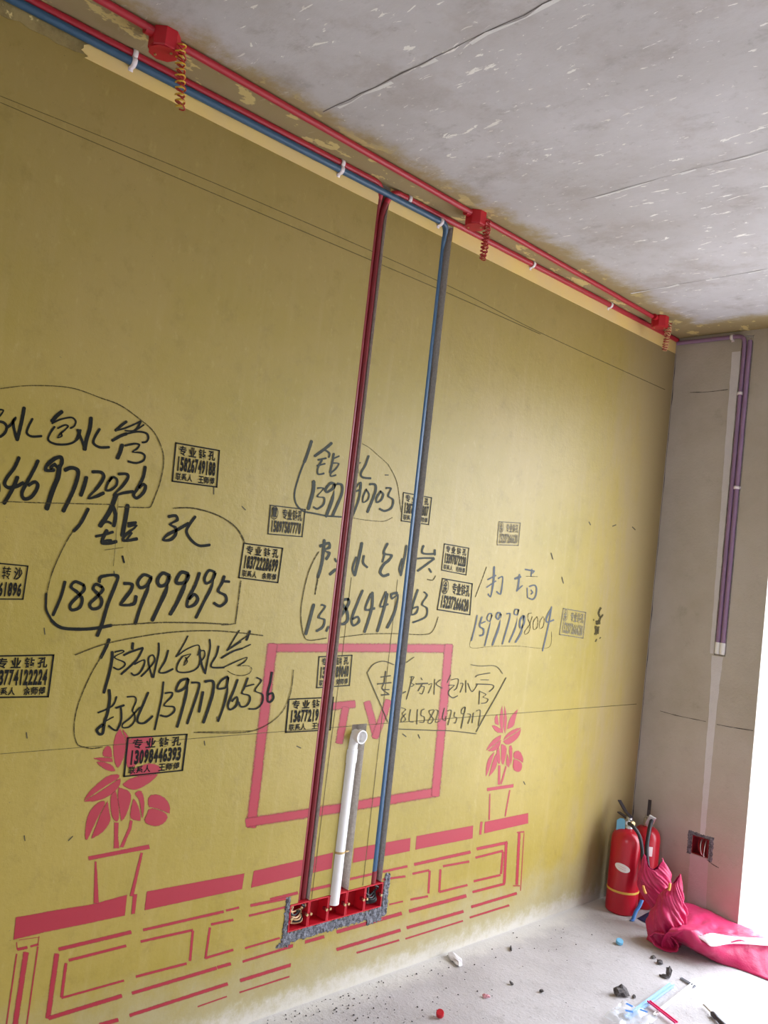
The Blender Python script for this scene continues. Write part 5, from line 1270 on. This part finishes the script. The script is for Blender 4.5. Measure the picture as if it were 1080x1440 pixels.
g = G(); g.box((-0.011,-0.001,-0.022),(0.011,0.001,0.022)); o = g.build('sticker', 'paper'); o.location = (0.198,-0.158,0.275); o.rotation_euler = (0, 0, FRONT+math.pi/2+0.35); hang(o, e2); info(o, 'small white label')

# blue strip and dark cloth on the floor between the extinguisher and the cloth bag
g = G(); v = crv([(0.222,-0.238,0.075), (0.224,-0.262,0.05), (0.222,-0.285,0.03), (0.226,-0.31,0.004), (0.230,-0.335,0.003)], 6)
vv = []
for q in v: vv += [(q[0]-0.008, q[1]-0.003, q[2]), (q[0]+0.008, q[1]+0.003, q[2])]
g.add(vv, [(2*i, 2*i+1, 2*i+3, 2*i+2) for i in range(len(v)-1)]); o = g.build('plastic_strip', 'blue_plastic', None, True); md = o.modifiers.new('thick', 'SOLIDIFY'); md.thickness = 0.0015
info(o, 'small blue plastic strip leaning at the foot of the front fire extinguisher', 'plastic strip')
g = G(); n = 18; v = []; f = []
for i in range(n+1):
    for j in range(n+1):
        x = 0.225+0.13*i/n; y = -0.285+0.12*j/n; e = math.sin(math.pi*i/n)*math.sin(math.pi*j/n)
        v.append((x+0.012*noise.noise(Vector((y*20, 1, 1))), y+0.012*noise.noise(Vector((x*20, 2, 5))), 0.003+0.05*e*(0.7+0.6*abs(noise.noise(Vector((x*22, y*22, 2)))))))
for i in range(n):
    for j in range(n): a = i*(n+1)+j; f.append((a, a+n+1, a+n+2, a+1))
g.add(v, f); o = g.build('rag', 'navy', None, True); md = o.modifiers.new('thick', 'SOLIDIFY'); md.thickness = 0.002; info(o, 'dark navy rag crumpled on the floor behind the red cloth', 'rag')

# ------------------------------------------------------------------ crumpled red cloth
t = thing('cloth_banner', (0.5,-0.35,0.0), 'crumpled red cloth trailing along the floor from the fire extinguishers', 'cloth')
ROWS = [[[0.455, -0.478, 0.004], [0.49, -0.353, 0.004], [0.564, -0.369, 0.004], [0.649, -0.378, 0.004], [0.728, -0.348, 0.004], [0.84, -0.332, 0.004], [1.02, -0.306, 0.004]], [[0.464, -0.488, 0.05], [0.494, -0.452, 0.06], [0.601, -0.473, 0.07], [0.66, -0.442, 0.075], [0.697, -0.328, 0.075], [0.779, -0.195, 0.07], [0.91, 0.018, 0.062]], [[0.491, -0.493, 0.1], [0.533, -0.492, 0.12], [0.585, -0.434, 0.12], [0.636, -0.398, 0.115], [0.697, -0.334, 0.11], [0.775, -0.191, 0.1], [0.9, 0.038, 0.084]], [[0.439, -0.32, 0.09], [0.456, -0.27, 0.09], [0.506, -0.232, 0.085], [0.588, -0.248, 0.085], [0.64, -0.174, 0.08], [0.734, -0.088, 0.08], [0.885, 0.051, 0.08]], [[0.372, -0.175, 0.1], [0.368, -0.096, 0.09], [0.442, -0.043, 0.075], [0.5, -0.016, 0.06], [0.567, -0.003, 0.05], [0.695, 0.015, 0.05], [0.9, 0.043, 0.05]]]
def sheet(rows, nu, nv, amp, fr):
    cols = [crv(r, nu) for r in rows]; nc = len(cols[0]); grid = []
    for j in range(nc): grid.append(crv([cols[i][j] for i in range(len(rows))], nv))
    v = []; f = []; m = len(grid[0])
    for j in range(nc):
        for k in range(m):
            p = Vector(grid[j][k]); a = amp*(math.sin(math.pi*min(1, max(0, k/(m-1))))*0.8+0.2)
            w = abs(noise.noise(p*fr))*2-0.6+0.5*noise.noise(p*fr*2.3); p.z = max(0.003, p.z+a*w); p.y -= a*0.5*noise.noise(p*fr+Vector((7, 1, 2)))
            if p.x < 0.575 and p.y > -0.007: p.y = -0.007
            v.append(p)
    for j in range(nc-1):
        for k in range(m-1): a = j*m+k; f.append((a, a+m, a+m+1, a+1))
    return v, f
v, f = sheet(ROWS, 12, 8, 0.012, 14); g = G(); g.add(v, f); o = hang(g.build('cloth_sheet', 'cloth', None, True), t)
md = o.modifiers.new('thick', 'SOLIDIFY'); md.thickness = 0.0015; o.modifiers.remove(o.modifiers['split']) if 'split' in o.modifiers else None
st = [[(q[0]*(1-a)+p[0]*a, (q[1]*(1-a)+p[1]*a)-0.016, q[2]*(1-a)+p[2]*a+0.014) for q, p in zip(ROWS[1][2:], ROWS[2][2:])] for a in (0.05, 0.5, 0.95)]
for r in st: r[0] = tuple(x*0.999 for x in r[0])
mid = st[1][0]; st[0][0] = (mid[0]+.03, mid[1]+.02, mid[2]-0.012); st[2][0] = (mid[0]+.03, mid[1]+.02, mid[2]+0.010)
v, f = sheet(st, 12, 6, 0.002, 14); g = G(); g.add(v, f); o = hang(g.build('pale_stripe', 'cloth_pale', None, True), t); md = o.modifiers.new('thick', 'SOLIDIFY'); md.thickness = 0.0015; info(o, 'pale folded stripe along the cloth')
RIGHT = Vector((0.895, 0.446, 0)); BACK = Vector((-0.446, 0.895, 0))
def gathered(rings, depth, amp, seed, name, peak):
    c = crv(rings, 14); seg = 140; v = []; f = []
    for i, (x, y, z, hw) in enumerate(c):
        u = i/(len(c)-1)
        for k in range(seg):
            a = 2*math.pi*k/seg; ca, sa = math.cos(a), math.sin(a)
            b = ((a+1.5*math.pi) % (2*math.pi))-math.pi; sd = b*2.0+z*26; e = b*0.7-z*7
            s1 = abs(noise.noise(Vector((sd*0.55, e*0.5, seed)))); s2 = abs(noise.noise(Vector((sd*1.7, e*0.7, seed+5)))); s3 = abs(noise.noise(Vector((sd*4.2, e*1.6, seed+9))))
            m = 1+amp*(1.6*s1+1.0*s2+0.22*s3-0.55)
            p = Vector((x, y, z))+RIGHT*hw*m*ca+BACK*hw*depth*m*sa
            p.z += peak(a)*u**2.2+0.004*noise.noise(p*40)
            p.z = max(0.003, p.z); v.append(p)
    for i in range(len(c)-1):
        for k in range(seg): a, b = i*seg+k, i*seg+(k+1) % seg; f.append((a, b, b+seg, a+seg))
    g = G(); g.add(v, f); o = hang(g.build(name, 'cloth', None, True), t); o.modifiers.remove(o.modifiers['split'])
    md = o.modifiers.new('thick', 'SOLIDIFY'); md.thickness = 0.0018; md.offset = -1
    return o
gathered([[0.435, -0.417, -0.006, 0.057], [0.431, -0.42, 0.051, 0.065], [0.442, -0.414, 0.122, 0.065], [0.448, -0.411, 0.163, 0.056], [0.449, -0.41, 0.214, 0.043], [0.456, -0.407, 0.254, 0.024], [0.461, -0.404, 0.283, 0.013]], 0.8, 0.36, 1.3, 'gathered_fold', lambda a: 0.022*math.cos(a-0.2))
gathered([[0.35, -0.305, 0.085, 0.036], [0.331, -0.314, 0.147, 0.059], [0.318, -0.321, 0.198, 0.072], [0.315, -0.322, 0.24, 0.063], [0.309, -0.325, 0.273, 0.047], [0.306, -0.327, 0.285, 0.038]], 0.62, 0.26, 4.1, 'gathered_fold', lambda a: 0.030*math.cos(2*a)+0.006*math.sin(3*a))
# folded-over end of the cloth, an open loop at the foot of the gathered part
v = []; f = []; seg = 48; ax = [(0.447,-0.425,0.040), (0.458,-0.452,0.038), (0.468,-0.476,0.037), (0.473,-0.486,0.037)]
for i, q in enumerate(ax):
    for k in range(seg):
        a = 2*math.pi*k/seg; w = 1+0.16*noise.noise(Vector((math.cos(a)*2, math.sin(a)*2, i*0.5)))
        p = Vector(q)+RIGHT*(0.047+0.004*i)*w*math.cos(a)+Vector((0, 0, 1))*(0.026+0.003*i)*w*math.sin(a)-RIGHT*0.35*0.03*math.sin(a)
        p.z = max(0.003, p.z); v.append(p)
for i in range(len(ax)-1):
    for k in range(seg): a, b = i*seg+k, i*seg+(k+1) % seg; f.append((a, b, b+seg, a+seg))
g = G(); g.add(v, f); o = hang(g.build('rolled_end', 'cloth', None, True), t); o.modifiers.remove(o.modifiers['split'])
md = o.modifiers.new('thick', 'SOLIDIFY'); md.thickness = 0.003; md.offset = -1
g = G(); g.tube(crv([(0.448,-0.440,0.268), (0.452,-0.446,0.255), (0.452,-0.452,0.238)], 4), [0.003]+[0.006]*7+[0.002], 10); info(hang(g.build('yellow_mark', 'cloth_yellow', None, True), t), 'yellow printed mark at the tip')
g = G(); g.tube(crv([(0.300,-0.388,0.196), (0.310,-0.394,0.182), (0.322,-0.397,0.168)], 4), [0.003]+[0.006]*7+[0.003], 10); info(hang(g.build('yellow_mark', 'cloth_yellow', None, True), t), 'yellow printed mark on the flap')

# ------------------------------------------------------------------ litter on the floor
def lump(name, x, y, r, seed, mat, label, cat, group=None, sc=(1, 1, 0.7)):
    bm = bmesh.new(); bmesh.ops.create_icosphere(bm, subdivisions=2, radius=r)
    for v in bm.verts:
        p = v.co.copy()/r; v.co *= 1+0.75*noise.noise(p*1.1+Vector((seed*3, 0, 0)))+0.45*noise.noise(p*2.3+Vector((0, seed*3, 0)))
        v.co.x *= sc[0]; v.co.y *= sc[1]; v.co.z *= sc[2]
    zm = min(v.co.z for v in bm.verts)
    for v in bm.verts: v.co.z = max(v.co.z-zm-r*0.12, 0)
    me = bpy.data.meshes.new(name); bm.to_mesh(me); bm.free(); me.materials.append(M[mat])
    o = bpy.data.objects.new(name, me); COL.objects.link(o); o.location = (x, y, 0.0005); o.rotation_euler = (0, 0, seed)
    return info(o, label, cat, group)
GR = 'grey concrete chips on the floor'
lump('concrete_chip', 0.572, -0.994, 0.021, 1.1, 'crumb', 'largest dark concrete chip on the floor, left of the pale plastic strips', 'debris', GR, (1.25, 0.8, 0.95))
lump('concrete_chip', 0.607, -0.960, 0.009, 2.2, 'crumb', 'small flat dark chip just right of the largest chip', 'debris', GR, (1.5, 0.6, 0.5))
lump('concrete_chip', 0.520, -0.612, 0.012, 3.0, 'crumb', 'grey chip in front of the red cloth, nearer the strips', 'debris', GR)
lump('concrete_chip', 0.479, -0.590, 0.009, 4.4, 'crumb', 'grey chip in front of the red cloth, nearer the blue cap', 'debris', GR)
o = lump('concrete_chip', 0.601, -0.690, 0.014, 5.2, 'crumb', 'upright dark chip just beyond the pale plastic strips', 'debris', GR, (0.55, 0.8, 1.5))
lump('concrete_chip', 0.592, -0.705, 0.012, 6.3, 'crumb', 'flat dark chip at the foot of the upright chip', 'debris', GR, (1.4, 0.8, 0.5))
lump('concrete_chip', 0.300, -1.30, 0.007, 7.0, 'crumb', 'small dark chip on the open floor above the pink scrap', 'debris', GR)
lump('concrete_chip', 0.395, -1.245, 0.008, 8.0, 'crumb', 'small dark chip on the open floor beyond the pink scrap', 'debris', GR)
lump('concrete_chip', 0.118, -1.07, 0.008, 8.6, 'crumb', 'thin dark chip near the yellow wall below the right plant stencil', 'debris', GR, (2.6, 0.5, 0.6))
lump('plaster_scrap', 0.067, -1.351, 0.030, 2.7, 'patch', 'white flake of plaster against the foot of the yellow wall', 'plaster scrap', None, (1.4, 0.7, 0.35))
lump('rubber_scrap', 0.309, -1.459, 0.011, 3.3, 'print_pink', 'small pink scrap on the floor', 'scrap', None, (1, 0.8, 0.6))
# caps
def cap(x, y, r, h, mat, tilt, label):
    g = G(); pr = [(r*0.92,0.0),(r,h*0.1),(r,h*0.85),(r*0.9,h),(r*0.0001,h)]
    seg = 24; v = []; f = []
    for q, (rr, z) in enumerate(pr):
        for k in range(seg): a = 2*math.pi*k/seg; s = rr*(1.0 if q in (0, 4) else 1+0.03*(k % 2)); v.append((s*math.cos(a), s*math.sin(a), z))
    for i in range(len(pr)-1):
        for k in range(seg): a, b = i*seg+k, i*seg+(k+1) % seg; f.append((a, b, b+seg, a+seg))
    g.add(v, f); o = g.build('bottle_cap', mat, None, False); md = o.modifiers.new('thick', 'SOLIDIFY'); md.thickness = 0.0012
    o.location = (x, y, 0.001+abs(math.sin(tilt))*r); o.rotation_euler = (tilt, 0.1, 0.5); return info(o, label, 'bottle cap')
cap(0.330, -0.602, 0.015, 0.014, 'tag_blue', 0.35, 'blue plastic cap on the floor in front of the extinguishers')
cap(0.308, -1.700, 0.013, 0.016, 'red_box', 0.5, 'red plastic cap on the floor at the bottom edge')
# mortar crumbs fallen along the wall: nobody could count them
g = G()
for k in range(260):
    y = random.choice([random.gauss(-2.1, 0.14), random.gauss(-1.95, 0.22), random.uniform(-2.6, -0.6)]); x = 0.02+abs(random.gauss(0.10, 0.13)); r = random.uniform(0.0012, 0.0045)
    c = Vector((x, y, r*0.5)); d = [Vector((random.uniform(.6, 1.2)*a*r, random.uniform(.6, 1.2)*b*r, random.uniform(.5, 1)*cc*r)) for a, b, cc in ((1,0,0),(-1,0,0),(0,1,0),(0,-1,0),(0,0,1),(0,0,-.5))]
    g.add([c+q for q in d], [(0,2,4),(2,1,4),(1,3,4),(3,0,4),(2,0,5),(1,2,5),(3,1,5),(0,3,5)])
o = g.build('mortar_crumbs', 'crumb'); info(o, 'fine dark crumbs of mortar scattered below the row of boxes', 'debris', None, 'stuff')
# plastic trim strips, film and tool at the right bottom edge
def strip_obj(name, a, b, w, h, mat, label, cat):
    a, b = Vector(a), Vector(b); d = (b-a); L = d.length; g = G()
    g.box((0,-w/2,0),(L,w/2,h*0.45)); g.box((0,-w/2,h*0.45),(L,-w/2+w*0.18,h)); g.box((0,w/2-w*0.18,h*0.45),(L,w/2,h))
    o = g.build(name, mat); o.location = a; o.rotation_euler = (0, -math.asin(d.z/L), math.atan2(d.y, d.x)); return info(o, label, cat)
strip_obj('trim_strip', (0.644,-0.745,0.003), (0.676,-1.13,0.003), 0.020, 0.008, 'ice_blue', 'pale blue plastic strip on the floor, the longer and left one', 'plastic strip')
strip_obj('trim_strip', (0.688,-0.668,0.003), (0.722,-1.02,0.003), 0.012, 0.007, 'white_plastic', 'white plastic strip on the floor, right of the pale blue one', 'plastic strip')
strip_obj('trim_strip', (0.634,-0.655,0.002), (0.700,-0.672,0.002), 0.010, 0.006, 'rail', 'short grey strip lying across beyond the other strips', 'plastic strip')
strip_obj('plastic_stick', (0.667,-0.965,0.0125), (0.800,-1.012,0.011), 0.014, 0.006, 'pink_plastic', 'pink plastic stick lying across the pale strips', 'plastic stick')
g = G(); n = 20; v = []; f = []
for i in range(n+1):
    for j in range(n+1):
        x = 0.615+0.13*i/n+0.02*(j/n); y = -1.06-0.16*j/n+0.02*(i/n)
        v.append((x, y, 0.011+0.022*abs(noise.noise(Vector((x*24, y*24, 1))))+0.006*abs(noise.noise(Vector((x*60, y*60, 4))))))
for i in range(n):
    for j in range(n): a = i*(n+1)+j; f.append((a, a+n+1, a+n+2, a+1))
ff = thing('plastic_wrapper', (0.68,-1.13,0.0), 'crumpled clear plastic wrapper with blue print at the bottom edge', 'wrapper')
g.add(v, f); hang(g.build('film', 'clear', None, True), ff)
for k, (x, y) in enumerate(((0.650,-1.10), (0.700,-1.09), (0.672,-1.14))):
    g = G(); g.box((x, y, 0.034), (x+0.026, y+0.012, 0.0345), 0, 0.3*k); hang(g.build('print', 'blue_plastic'), ff)
sd = thing('screwdriver', (0.86,-0.842,0.0), 'dark handled screwdriver lying on the bright floor at the bottom right', 'screwdriver')
a = Vector((0.838,-0.822,0.011)); b = Vector((0.935,-0.888,0.011)); d = (b-a).normalized()
g = G(); g.tube([a, a+d*0.008, a+d*0.03, a+d*0.034, a+d*0.11, a+d*0.118], [0.006, 0.0095, 0.0095, 0.0075, 0.0105, 0.006], 10); hang(g.build('grip', 'dark_metal', None, True), sd)
g = G(); g.tube([a-d*0.055, a+d*0.002], 0.003, 8); hang(g.build('shaft', 'chrome', None, True), sd)
